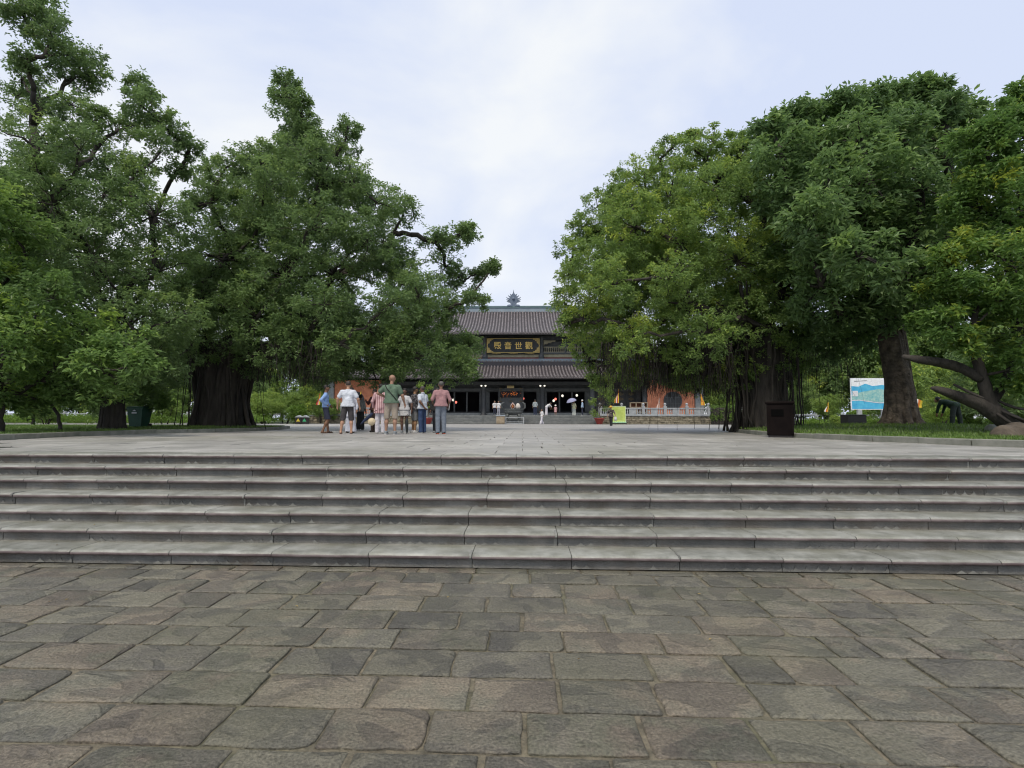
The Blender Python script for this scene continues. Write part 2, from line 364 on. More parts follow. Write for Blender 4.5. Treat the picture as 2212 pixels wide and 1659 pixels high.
for i in range(7):
    x = -9.6-rr.uniform(0, .9); k = 0
    while x < 9.6:
        L = rr.choice((.95, .98, 1.0, .92, 1.02))*(1 if i < 6 else 1.0)
        me = step_stone(L-.0045, 50+i*40+k, i == 6); k += 1
        o = link('step_stone', me, stairs, (x, YS+i*TR+rr.uniform(-.003, .003), i*RI+rr.uniform(-.002, .002))); o.rotation_euler = (0, 0, rr.uniform(-.002, .002))
        x += L
# ---- plaza
YE = YS+6*TR+.44
plaza = grid_sheet('plaza', -140, 140, YE-.38, 62.2, Z0-.012, M['darkgap'])
def add_box_arrays(boxes, bev=.006):
    """boxes rows x0,x1,y0,y1,z0,z1 -> V,F ; open bottom with a bevelled top"""
    b = np.asarray(boxes, float); n = len(b)
    def ring(i, z): return np.stack([np.stack([b[:, 0]+i, b[:, 2]+i, z], 1), np.stack([b[:, 1]-i, b[:, 2]+i, z], 1), np.stack([b[:, 1]-i, b[:, 3]-i, z], 1), np.stack([b[:, 0]+i, b[:, 3]-i, z], 1)], 1)
    V = np.concatenate([ring(0, b[:, 4]), ring(0, b[:, 5]-bev), ring(bev, b[:, 5])], 1).reshape(-1, 3)
    f = []
    for q in range(2):
        for k in range(4): f.append((q*4+k, q*4+(k+1) % 4, q*4+4+(k+1) % 4, q*4+4+k))
    f.append((8, 9, 10, 11)); f = np.array(f)
    F = (f[None]+(np.arange(n)*12)[:, None, None]).reshape(-1, 4)
    return V, F
# kerb lines of the two lawns (x, y)
KL = [(-11.2, 7.8), (-11.5, 10), (-11.8, 12.5), (-12.2, 15), (-12.1, 18), (-11.2, 20), (-10.7, 22), (-10.9, 25), (-11.8, 28), (-13.2, 30.5), (-16, 32.5), (-24, 33.2), (-90, 33.2)]
KR = [(11.6, 7.8), (9.7, 9.2), (8.8, 10.8), (8.1, 12.6), (7.7, 15.5), (7.9, 18), (8.6, 21.5), (9.8, 25), (11.2, 28), (12.8, 30), (16, 31.5), (24, 32.2), (90, 32.2)]
def kx(K, y):
    for a, b in zip(K[:-1], K[1:]):
        if a[1] <= y <= b[1] and b[1] > a[1]: return a[0]+(b[0]-a[0])*(y-a[1])/(b[1]-a[1])
    return K[0][0] if y < K[0][1] else None
y = YE; row = 0; parts = 0; rest = []
while y < 58:
    d = rr.uniform(.72, .80); x = -16 if y < 33 else -60; x -= (.39 if row % 2 else 0)+rr.uniform(0, .06); xe = 14 if y < 33 else 60
    lo = kx(KL, y); hi = kx(KR, y)
    while x < xe:
        w = .78 if y < 33 else 1.56
        gx = rr.choice((.005, .006, .010, .024)); z = rr.uniform(-.003, .003)
        if not (lo is not None and x+w < lo-.2) and not (hi is not None and x > hi+.2):
            vis = abs(x+w/2) < (y*.95+.8)
            if vis and y < 15.2 and parts < 298:
                b = MB(); V, F = add_box_arrays([(0, w-gx, 0, d-.005, -.03, 0)], .004)
                # uneven tread of the slab: tilt
                tl = (rr.uniform(-.003, .003), rr.uniform(-.003, .003)); V[:, 2] += (V[:, 0]*tl[0]+V[:, 1]*tl[1])*(V[:, 2] > -.02)
                me = mesh_np('plaza_slab', V, F, [M['plaza']]); parts += 1
                link('plaza_slab', me, plaza, (x, y, Z0+z))
            elif vis or y >= 15.2: rest.append((x, x+w-gx, y, y+d-.005, Z0-.03, Z0+z))
        x += w
    y += d; row += 1
V, F = add_box_arrays(rest, .004)
o = link('far_plaza_slabs', mesh_np('far_plaza_slabs', V, F, [M['plazafar']]), plaza); tag(o, kind='stuff')
# terrain beyond, one sheet to the horizon
g = MB(); g.add([(-900, 5.55, -.1), (900, 5.55, -.1), (900, 5.6, -.1), (-900, 5.6, -.1)], [(0, 1, 2, 3)])
grd = grid_sheet('ground', -900, 900, -60, 1500, -.3, M['soil'])
far = grid_sheet('garden_ground', -300, 300, 61.5, 400, Z0-.02, M['soil'])
sb = MB()
for s in (-1, 1): sb.box(min(s*30, s*140), max(s*30, s*140), YE-.4, YE-.2, -.3, Z0-.013)
o = sb.build('plaza_side_wall', M['riser']); tag(o, kind='structure')
# ---- lawns
def in_lawn(x, y, side):
    K = KL if side < 0 else KR
    k = kx(K, y)
    if k is None or y > (33.2 if side < 0 else 32.2): return False
    return x < k if side < 0 else x > k
def lawn_z(x, y):
    z = Z0+.09
    z += .26*math.exp(-((x-13.6)**2+(y-19)**2)/14)          # mound under the almond tree
    z += .10*math.exp(-((x+13)**2+(y-23)**2)/8)+.10*math.exp(-((x-10.5)**2+(y-22)**2)/6)
    return z
def lawn(K, side, name):
    poly = [p for p in K if abs(p[0]) < 60]+[(side*60, K[-1][1]), (side*60, K[0][1])]
    import mathutils.geometry as mg
    pts = [Vector(p) for p in poly]; step = .9
    n0 = len(pts)
    ys = np.arange(K[0][1]+.5, K[-1][1]-.3, step)
    for yy in ys:
        for xx in np.arange(7, 60, step if True else 2):
            X = side*xx
            if in_lawn(X+(-side)*.35, yy, side) and in_lawn(X, yy, side): pts.append(Vector((X+rng.uniform(-.1, .1), yy)))
    res = mg.delaunay_2d_cdt(pts, [], [list(range(n0)) if side > 0 else list(range(n0))], 1, 1e-4)
    vs = [(v.x, v.y, lawn_z(v.x, v.y)) for v in res[0]]
    b = MB(); b.add(vs, [tuple(f) for f in res[2]], 0, True)
    o = b.build(name, M['soil']); tag(o, kind='structure')
    kb = M['kerb']
    # kerb stones
    for a, c in zip(K[:-1], K[1:]):
        a = Vector(a); c = Vector(c); L = (c-a).length
        if abs(a.x) > 30: continue
        n = max(1, round(min(L, 30)/1.0)); ang = math.atan2(c.y-a.y, c.x-a.x); l = (c-a)/ (L/n*n/n) if False else (c-a)/n
        n = min(n, 30); l = (c-a).normalized()*(L/n)
        for k in range(n):
            p = a+l*k; bb = MB(); bb.box(0, l.length-.012, -.09, .09, -.15, .13+rr.uniform(-.006, .006), 0, .015)
            q = bb.build('kerb_stone', kb, o, (p.x, p.y, Z0)); q.rotation_euler = (0, 0, ang+rr.uniform(-.01, .01))
    return o
lawnL = lawn(KL, -1, 'left_lawn'); lawnR = lawn(KR, 1, 'right_lawn')

def blades(pos, h, wid, tint, lean=.5, seed=0):
    """triangle blades standing on pos (n,3)"""
    r = np.random.default_rng(seed); n = len(pos)
    a = r.uniform(0, 2*np.pi, n); hh = h*r.uniform(.5, 1.3, n); w = wid*r.uniform(.7, 1.3, n)
    dx = np.stack([np.cos(a), np.sin(a), 0*a], 1); L = np.stack([np.cos(a+1.57)*lean*r.uniform(0, 1, n), np.sin(a+1.57)*lean*r.uniform(0, 1, n), np.ones(n)], 1)
    V = np.stack([pos-dx*w[:, None]/2, pos+dx*w[:, None]/2, pos+L*hh[:, None]], 1).reshape(-1, 3)
    F = np.arange(3*n).reshape(-1, 3); return V, F, tint
def set_tint(me, t):
    a = me.attributes.new('tint', 'FLOAT', 'FACE'); a.data.foreach_set('value', np.asarray(t, np.float32))
def grass(side, n, name):
    pos = []; r = np.random.default_rng(5+side); K = KL if side < 0 else KR
    while len(pos) < n:
        y = 8+r.random()**1.2*25; x = side*(7.5+r.random()*(y*1.0+1)*1.0)
        if in_lawn(x, y, side) and abs(x) < y+3: pos.append((x, y, lawn_z(x, y)-.005))
    pos = np.array(pos)
    t = .35+.35*np.sin(pos[:, 0]*1.7+np.cos(pos[:, 1]*1.3)*2)*.5+r.uniform(-.2, .2, n)
    V, F, _ = blades(pos, .075, .022, None, .7, 3)
    me = mesh_np(name, V, F, [M['grass']]); set_tint(me, t)
    o = link(name, me, lawnL if side < 0 else lawnR); tag(o, kind='stuff'); return o
grass(-1, 45000, 'grass'); grass(1, 60000, 'grass')
for o in (court, stairs, plaza): o.rotation_euler = (0, 0, R_(-.8))
# ================================================================ TREES
def leaf_mesh(name, cen, rad, nper, L, W, m, tint, seed, up=.35, droop=.25, rosette=0):
    """cen (n,3) cluster centres, rad (n,), tint (n,) -> one mesh of folded leaves"""
    r = np.random.default_rng(seed); n = len(cen)
    idx = np.repeat(np.arange(n), nper); k = len(idx)
    d = unit(r.normal(size=(k, 3))); rr_ = r.random(k)**.45
    if rosette:                                  # leaves in whorls round twig tips
        nt = max(1, nper//rosette); tips = unit(r.normal(size=(n*nt, 3)))*(r.random((n*nt, 1))**.4)*np.array([1, 1, .75])
        which = idx*nt+r.integers(0, nt, k)
        p = cen[idx]+tips[which]*rad[idx][:, None]
        out = unit(tips[which]*.8+r.normal(size=(k, 3))*1.15+np.array([0, 0, up]))
        p = p+out*L*.12+r.normal(size=(k, 3))*L*.35
        axis = unit(out*np.array([1, 1, .6])+np.array([0, 0, -droop]))
    else:
        p = cen[idx]+d*np.array([1, 1, .75])*(rad[idx]*rr_)[:, None]
        axis = unit(d*.8+r.normal(size=(k, 3))*.7+np.array([0, 0, -droop]))
    nrm = unit(np.array([0, 0, 1.0])*(up+.5)+d*.5+r.normal(size=(k, 3))*.45)
    side = unit(np.cross(axis, nrm)); nn = np.cross(side, axis)
    l = L*r.uniform(.65, 1.25, k)[:, None]; w = W*r.uniform(.7, 1.2, k)[:, None]
    base = p; tip = p+axis*l-nn*l*.12; mid = p+axis*l*.5
    V = np.stack([base, mid+side*w*.5+nn*w*.18, tip, mid-side*w*.5+nn*w*.18], 1).reshape(-1, 3)
    b = (np.arange(k)*4)[:, None]
    F = np.concatenate([b+np.array([[0, 1, 2]]), b+np.array([[0, 2, 3]])], 1).reshape(-1, 3)
    me = mesh_np(name, V, F, [m]); set_tint(me, np.repeat(np.clip(tint[idx]+r.uniform(-.06, .06, k), 0, 1), 2))
    return me
def clusters(sph, dens, cr, seed, tint0=.25, tvar=.22, topyoung=.15, flat=1.0):
    r = np.random.default_rng(seed); cs = []; rs = []; ts = []; own = []
    for i, (c, R) in enumerate(sph):
        cq = min(cr, max(.2, R*.62)); n = max(9, int(4*math.pi*R*R/(math.pi*cq*cq)*dens))
        d = unit(r.normal(size=(n, 3)))
        # a lumpy lobe
        ph = r.uniform(0, 6, 3); lump = 1+.16*np.sin(d[:, 0]*4+ph[0])*np.sin(d[:, 1]*4+ph[1])+.10*np.sin(d[:, 2]*7+ph[2])
        q = r.random(n)**.55; rr_ = R*lump*(.28+.74*q)
        p = np.array(c)+d*rr_[:, None]*np.array([1, 1, .92*flat])
        cs.append(p); rs.append(cq*r.uniform(.65, 1.25, n))
        m_ = max(4, int(n*.16)); d2 = unit(r.normal(size=(m_, 3))+np.array([0, 0, .25])); d = np.concatenate([d, d2]); q = np.concatenate([q, np.ones(m_)])
        cs.append(np.array(c)+d2*(R*r.uniform(.94, 1.09, m_))[:, None]); rs.append(cq*r.uniform(.28, .5, m_)); n += m_
        patch = r.normal()*.5
        ts.append(tint0+tvar*(patch*.6+r.normal(size=n)*.45)+topyoung*d[:, 2]*q); own += [i]*n
    return np.concatenate(cs), np.concatenate(rs), np.clip(np.concatenate(ts), 0, 1), np.array(own)
def bez(a, b, sag, n=6, jit=.08, r=random):
    a = Vector(a); b = Vector(b); m = (a+b)/2+Vector(sag); L = (b-a).length; o = []
    for i in range(n+1):
        t = i/n; p = a*(1-t)**2+m*2*t*(1-t)+b*t*t
        if 0 < i < n: p = p+Vector((r.uniform(-1, 1), r.uniform(-1, 1), r.uniform(-1, 1)))*jit*L*.12
        o.append(p)
    return o
def lobes3(lob, Y, depth, seed, cx=None):
    """pixel lobes -> spheres with real depth; big ones are repeated in front and behind"""
    r = random.Random(seed); out = []
    for l in lob:
        x, y, rad = l[:3]; R = rad/ppm(Y)
        if len(l) > 3: ds = [l[3]]
        elif R > 1.5: ds = [r.uniform(-.9, -.35)*depth, r.uniform(-.1, .1)*depth, r.uniform(.4, .95)*depth]
        elif R > .9: ds = [r.uniform(-.7, -.1)*depth, r.uniform(.2, .7)*depth]
        else: ds = [r.uniform(-.35, .35)*depth]
        for d in ds:
            # shift sideways a little with depth so that the crown is not a column
            c = at(x+r.uniform(-.12, .12)*rad, y+r.uniform(-.08, .08)*rad, Y+d); out.append((c, R*(Y+d)/Y*r.uniform(.92, 1.04)))
    return out
trunkE_ref = [None]
def make_tree(name, label, group, base, fork, lob, Y, depth, leaf, m, barkm, seed, dens=.75, cr=.45, nper=60, trunk=None, rad0=.4, tint0=.25, tvar=.22, topyoung=.15, rosette=0, sph=None, twigs=2, flat=1.0, limb_r=.16):
    root = empty(name, base); tag(root, label, 'tree', group)
    bl = Vector(base)
    sph = sph or lobes3(lob, Y, depth, seed)
    cen, rad, tint, own = clusters(sph, dens, cr, seed, tint0, tvar, topyoung, flat)
    me = leaf_mesh('crown', cen-np.array(bl), rad, nper, leaf[0], leaf[1], m, tint, seed+1, rosette=rosette)
    link('crown', me, root)
    r = random.Random(seed+2); b = MB(); fk = Vector(fork)-bl
    t = MB()
    if trunk: trunk(t, bl)
    else:
        t.tube(bez((0, 0, -.2), fk, (r.uniform(-.3, .3), r.uniform(-.3, .3), 0), 7, .25, r), [rad0*(1.35 if i == 0 else 1-.4*i/7) for i in range(8)], 10)
    t.build('trunk', M['bark'] if trunk is trunkE_ref[0] else barkm, root)
    # limbs grow lobe by lobe from the nearest limb already there
    order = sorted(range(len(sph)), key=lambda i: (Vector(sph[i][0])-bl-fk).length)
    P = [fk]; par = [-1]; plen = [0]; lob_ = [None]
    for i in order:
        c = Vector(sph[i][0])-bl
        if c.z < fk.z-1: c.z = max(c.z, fk.z*.7)
        j = min(range(len(P)), key=lambda q: (P[q]-c).length+.38*plen[q]+(2 if c.z < P[q].z-1 else 0))
        m_ = (P[j]+c)/2+Vector((r.uniform(-1, 1), r.uniform(-1, 1), r.uniform(0, 1)))*.09*(c-P[j]).length
        P.append(m_); par.append(j); plen.append(plen[j]+(m_-P[j]).length); lob_.append(None)
        P.append(c); par.append(len(P)-2); plen.append(plen[-1]+(c-m_).length); lob_.append(i)
    cnt = [0]*len(P)
    for q in range(len(P)-1, 0, -1):
        cnt[q] += 1 if lob_[q] is not None else 0
        if par[q] >= 0: cnt[par[q]] += cnt[q]
    rad_ = lambda q: min(limb_r*1.25, limb_r*.30*math.sqrt(max(1, cnt[q])))
    for q in range(1, len(P)):
        a_, c_ = P[par[q]], P[q]; r1 = rad_(q); r0 = min(rad_(par[q]), r1*1.35)
        b.tube(bez(a_, c_, (0, 0, .04*(c_-a_).length), 4, .7, r), [r0+(r1*.9-r0)*t_/4 for t_ in range(5)], 6)
        if lob_[q] is not None:
            sel = np.nonzero(own == lob_[q])[0]; R = sph[lob_[q]][1]
            for u in r.sample(list(sel), min(len(sel), int(twigs*(3+R*2)))):
                e = Vector(cen[u])-bl; b.tube(bez(c_, e, (0, 0, .08*(e-c_).length), 3, .6, r), [r1*.45, r1*.3, r1*.2, .006], 4)
    b.build('branches', M['bark'], root)
    return root

# ---- left banyan (A)
lobA = [(470, 772, 34, -1.5), (535, 778, 32, -1.5), (412, 782, 34, 0), (622, 180, 24), (612, 215, 30), (640, 220, 24), (626, 250, 38), (652, 268, 30), (640, 295, 44), (676, 300, 24), (648, 335, 52), (748, 275, 24), (742, 310, 34), (722, 340, 40), (690, 345, 40), (560, 335, 36), (600, 345, 40), (580, 395, 80), (690, 395, 72), (770, 395, 52),
        (820, 440, 56), (868, 455, 32), (505, 350, 30), (470, 395, 52), (455, 440, 52), (560, 480, 80), (680, 490, 90), (790, 520, 70), (490, 560, 90), (620, 600, 80), (720, 600, 70),
        (835, 560, 60), (905, 640, 62), (880, 600, 46), (940, 520, 36), (985, 510, 26), (1008, 505, 22), (960, 575, 40), (1000, 610, 34), (1035, 590, 18), (1065, 578, 14), (1030, 645, 24), (990, 650, 30),
        (550, 690, 90), (670, 700, 90), (790, 710, 76), (880, 725, 62), (930, 690, 46), (440, 650, 80), (420, 740, 60), (520, 750, 50), (640, 765, 46), (760, 775, 46), (860, 780, 42), (940, 780, 44), (990, 790, 36), (1010, 750, 26), (965, 740, 40),
        (660, 790, 40), (730, 800, 36), (800, 795, 36), (870, 790, 36), (860, 750, 50), (965, 762, 32), (1000, 800, 28), (1010, 770, 30), (700, 800, 30, -3), (850, 800, 30, -2), (560, 800, 36, 3), (700, 660, 60, -5), (840, 660, 55, -5), (600, 740, 50, -4), (735, 745, 50, -5)]
def banyan_trunk(w, h, n, seed, lean=0, d=.8):
    def f(t, bl):
        r = random.Random(seed)
        t.tube([(0, 0, -.3), (0, 0, h*.4), (lean, 0, h)], [w*.38, w*.34, w*.40], 12, rough=.08, sub=3)
        for k in range(n):
            a = 2*math.pi*k/n+r.uniform(-.1, .1); R = w*.5*r.uniform(.75, 1.12); rt = w*r.uniform(.34, .52)
            x0, y0 = math.cos(a)*R, math.sin(a)*R*d; x1, y1 = math.cos(a+r.uniform(-.3, .3))*rt, math.sin(a)*rt*d
            pts = [(x0*1.15, y0*1.15, -.2), (x0, y0, .25), (x0*.86+r.uniform(-.06, .06), y0*.86, h*.3), (x1+r.uniform(-.08, .08), y1, h*.62), (x1*1.1+lean*.8, y1*1.1, h*1.02)]
            rr_ = r.uniform(.045, .12); t.tube(pts, [rr_*1.7, rr_*1.2, rr_, rr_*.9, rr_*1.1], 7, rough=.14, sub=3)
    return f
bA = at(478, 930, 23.5); bA.z = Z0+.1
tA = make_tree('banyan_tree', 'big dark banyan with one high spire and thick root-wrapped trunk, left of the group', None,
          bA, bA+Vector((0, 0, 3.4)), lobA, 24.5, 4.6, (.15, .066), M['leafA'], M['bark'], 21, dens=.72, cr=.42, nper=96, trunk=banyan_trunk(2.6, 3.6, 26, 3, .35), tint0=.22, tvar=.2, topyoung=.16, rosette=8)
def roots(root, items, name='aerial_roots', seed=1):
    r = random.Random(seed); b = MB(); bl = root.location
    for (x, y, z0, z1, rad) in items:
        n = 5; dx, dy = r.gauss(0, .22), r.uniform(-.2, .2)
        pts = [(x+dx*i/n+r.gauss(0, .05)-bl.x, y+dy*i/n-bl.y, z0+(z1-z0)*i/n-bl.z) for i in range(n+1)]
        b.tube(pts, [rad, rad*.85, rad*.75, rad*.6, rad*.5, rad*.3 if z1 > Z0+.3 else rad], 4)
    o = b.build(name, M['root'], root); tag(o, kind='stuff'); return o
r = random.Random(77); it = []
for _ in range(230):
    px = r.uniform(560, 700); Y = r.uniform(20, 27); a = at(px, 770, Y); c = at(px, r.uniform(800, 848), Y); it.append((a.x, Y, a.z+.6, c.z, r.uniform(.008, .022)))
for _ in range(60):
    px = r.uniform(395, 570); Y = r.uniform(22, 25); a = at(px, 740, Y); it.append((a.x, Y, a.z, Z0+.05 if r.random() < .5 else a.z-r.uniform(1, 2.3), r.uniform(.012, .045)))
roots(tA, it)

# ---- left trees nearer the camera (B): a tall one and a broad-leaved one
lobB = [(38, 18, 32), (78, 5, 34), (60, 50, 38), (100, 30, 40), (112, 60, 46), (118, 95, 44), (150, 118, 42), (188, 132, 36), (150, 165, 44), (195, 165, 30), (110, 140, 40), (60, 130, 26), (45, 165, 36), (30, 215, 52), (90, 230, 50), (150, 225, 34), (205, 262, 34),
        (308, 185, 28), (325, 215, 34), (296, 228, 32), (335, 258, 40), (372, 296, 38), (408, 318, 28), (345, 325, 46), (300, 270, 36), (250, 290, 46), (180, 320, 66), (80, 320, 80), (290, 380, 56), (380, 372, 22), (230, 420, 80), (110, 440, 100),
        (330, 470, 70), (20, 420, 80), (400, 480, 40), (210, 560, 100), (340, 590, 80), (80, 570, 100), (390, 680, 60), (270, 680, 80), (160, 690, 90), (330, 770, 60), (230, 790, 60), (400, 760, 40), (130, 800, 60), (40, 720, 90), (300, 830, 36), (360, 820, 34), (190, 850, 40)]
bB = at(240, 925, 19.5); bB.z = Z0+.1
tB = make_tree('banyan_tree', 'tall tree reaching the top left corner, its trunk just left of the green bin', None,
          bB, bB+Vector((0, 0, 3.0)), lobB, 19.5, 3.6, (.13, .058), M['leafA'], M['bark'], 31, dens=.66, cr=.36, nper=84, limb_r=.11, trunk=banyan_trunk(.72, 3.2, 12, 8), tint0=.24, tvar=.22, topyoung=.15, rosette=8)
lobB0 = [(20, 480, 60), (-50, 430, 90), (60, 560, 50), (10, 620, 70), (110, 650, 60), (-60, 640, 100), (180, 720, 62), (60, 720, 76), (270, 740, 50), (-40, 760, 90), (120, 800, 56), (220, 800, 48), (300, 790, 36), (30, 815, 60), (165, 850, 34), (80, 862, 36), (255, 838, 30), (-10, 860, 30)]
bB0 = at(2, 935, 14.5); bB0.z = Z0+.1
tB0 = make_tree('broad_leaved_tree', 'low broad-leaved tree at the left edge with a thin trunk leaning from the lawn', None,
          bB0, bB0+Vector((-.1, .1, 1.2)), lobB0, 15.0, 2.4, (.17, .075), M['leafB'], M['bark'], 41, dens=.74, cr=.36, nper=72, rad0=.14, tint0=.28, tvar=.26, topyoung=.2, rosette=7, limb_r=.08)
# two thin leaning stems beside it
def thin_tree(label, p0, p1, Y, r0, lob, leafm, seed, leaf=(.2, .09)):
    a = at(*p0, Y); a.z = Z0+.08; f = at(*p1, Y)
    return make_tree('small_tree', label, None, a, f, lob, Y, .9, leaf, leafm, M['bark'], seed, dens=.7, cr=.32, nper=40, rad0=r0, rosette=7, limb_r=.05, tint0=.25)
thin_tree('small tree with a slim bare leaning stem near the left edge of the lawn', (130, 928), (104, 860), 18, .07, [(95, 830, 34), (60, 800, 40), (120, 800, 34)], M['leafB'], 51)
thin_tree('leafy sapling beside the green bin, growing behind it', (292, 922), (300, 880), 22, .05, [(300, 855, 22), (330, 840, 24), (275, 850, 20), (350, 868, 16), (320, 800, 30)], M['leafB'], 53)

# ---- right banyan (C)
lobC = [(1600, 800, 38, -2), (1670, 795, 42, -1.5), (1545, 815, 34, -2), (1720, 790, 34, -1), (1490, 820, 30, -2), (1620, 370, 50), (1640, 450, 60), (1600, 340, 36), (1660, 400, 50), (1680, 520, 60), (1420, 805, 40, 3), (1500, 810, 44, 3), (1580, 815, 46, 3.5), (1350, 800, 36, 2), (1460, 800, 40, 0), (1540, 805, 44, 0), (1610, 790, 50, 1), (1700, 800, 40, 3), (1740, 770, 36, 3), (1650, 330, 34), (1360, 440, 50), (1290, 500, 44), (1222, 650, 30), (1228, 595, 30), (1240, 540, 32), (1262, 490, 32), (1290, 450, 34), (1325, 430, 30), (1350, 395, 36), (1390, 375, 36), (1425, 345, 38), (1455, 318, 30), (1500, 318, 34), (1540, 308, 34), (1585, 312, 34), (1620, 300, 26), (1495, 292, 10),
        (1300, 560, 76), (1370, 490, 84), (1450, 420, 76), (1540, 400, 80), (1225, 700, 26), (1250, 740, 34), (1290, 660, 76), (1275, 780, 26), (1320, 745, 52), (1325, 800, 30), (1390, 600, 90), (1480, 530, 96), (1400, 710, 76), (1500, 660, 96),
        (1590, 560, 96), (1600, 690, 86), (1400, 790, 40), (1480, 770, 50), (1570, 780, 50), (1680, 620, 80), (1690, 740, 56), (1290, 820, 16), (1360, 820, 24), (1440, 812, 26),
        (1320, 620, 60, -5), (1450, 600, 60, -5.5), (1370, 730, 50, -5), (1530, 720, 60, -5.5), (1260, 690, 36, -2)]
bC = at(1652, 934, 21.5); bC.z = Z0+.1
tC = make_tree('banyan_tree', 'rounded banyan right of the temple front with yellow-green sprays and a curtain of hanging roots', None,
          bC, bC+Vector((0, 0, 3.6)), lobC, 23, 4.4, (.12, .056), M['leafC'], M['bark'], 61, dens=.80, cr=.38, nper=104, trunk=banyan_trunk(2.1, 3.9, 24, 13), tint0=.26, tvar=.30, topyoung=.12, rosette=9)
it = []
for _ in range(760):
    px = r.uniform(1300, 1600); Y = r.uniform(19.5, 27); t = (px-1300)/300
    a = at(px, 790, Y); yb = r.uniform(832, 858+14*t); c = at(px, yb, Y); it.append((a.x, Y, a.z+.9, c.z, r.uniform(.006, .016)))
for _ in range(420):
    px = r.uniform(1430, 1600); Y = r.uniform(20, 25); a = at(px, 740, Y); c = at(px, r.uniform(800, 862), Y); it.append((a.x, Y, a.z, c.z, r.uniform(.010, .026)))
for px in (1415, 1437, 1462, 1488, 1520, 1548, 1570, 1585, 1592, 1735, 1752, 1774, 1790, 1735, 1812):
    Y = r.uniform(22, 27); a = at(px, 770, Y); it.append((a.x, Y, a.z+.5, Z0+.05, r.uniform(.006, .014)))
for _ in range(70):
    px = r.uniform(1575, 1730); Y = r.uniform(20.3, 23); a = at(px, 730, Y); it.append((a.x, Y, a.z, Z0+.05, r.uniform(.02, .06)))
for _ in range(90):
    px = r.uniform(1700, 1850); Y = r.uniform(20, 25); a = at(px, 760, Y); c = at(px, r.uniform(790, 885), Y); it.append((a.x, Y, a.z+.5, c.z, r.uniform(.006, .014)))
roots(tC, it, seed=4)

# ---- almond tree with whorls of large leaves (D)
lobD = [(1760, 720, 34, 1), (1800, 740, 30, 2), (1870, 720, 34, 2), (1980, 690, 44, 1), (1920, 270, 56, 1), (2000, 262, 56, 1), (1830, 280, 54, 1), (1750, 310, 56, 1), (2060, 290, 50, 1), (1668, 285, 32), (1700, 265, 32), (1745, 252, 32), (1790, 238, 30), (1830, 222, 32), (1880, 214, 30), (1935, 212, 32), (1985, 196, 24), (2022, 190, 22), (2050, 222, 30), (2085, 250, 28), (1690, 330, 56), (1770, 325, 62), (1860, 305, 62), (1950, 298, 62), (2040, 315, 52), (2100, 300, 26),
        (1690, 420, 56), (1780, 420, 80), (1890, 400, 80), (2000, 410, 80), (2080, 400, 50), (1740, 520, 70), (1850, 520, 86), (1970, 520, 86), (2070, 500, 60), (1780, 620, 66), (1880, 630, 66), (1980, 630, 60), (1820, 690, 40), (1750, 670, 36), (1900, 680, 36), (1720, 590, 40), (1850, 560, 60, -4), (1960, 600, 50, -4), (1760, 470, 50, -3.5)]
bD = at(1946, 905, 19.3); bD.z = lawn_z(bD.x, bD.y)
def trunkD(t, bl):
    r = random.Random(5)
    f = at(1926, 690, 19.6)-bl
    t.tube([(0, 0, -.3), (0, 0, .1), (.02, 0, 1.2), (-.12, 0, 2.2), (-.2, 0, 3.0), (f.x, f.y, f.z), (f.x-.1, f.y, f.z+1.5)], [.66, .50, .40, .37, .39, .40, .3], 18, rough=.07, sub=4)
    for k in range(11):
        a = k*.571; c, s = math.cos(a), math.sin(a); q = r.uniform(.24, .36)
        t.tube([(c*.64, s*.64, -.15), (c*.44, s*.44, .3), (c*q, s*q, 1.3), (c*q-.12, s*q, 2.4), (c*.35-.2, s*.35, 3.4)], [.14, .11, .09, .08, .05], 8, rough=.2, sub=4)
tD = make_tree('almond_tree', 'huge almond-like tree with whorls of large leaves and a thick mottled trunk', None,
          bD, at(1926, 650, 19.6), lobD, 19.3, 3.4, (.24, .10), M['leafD'], M['barkD'], 71, dens=.80, cr=.42, nper=64, trunk=trunkD, tint0=.25, tvar=.2, topyoung=.2, rosette=8, limb_r=.22)

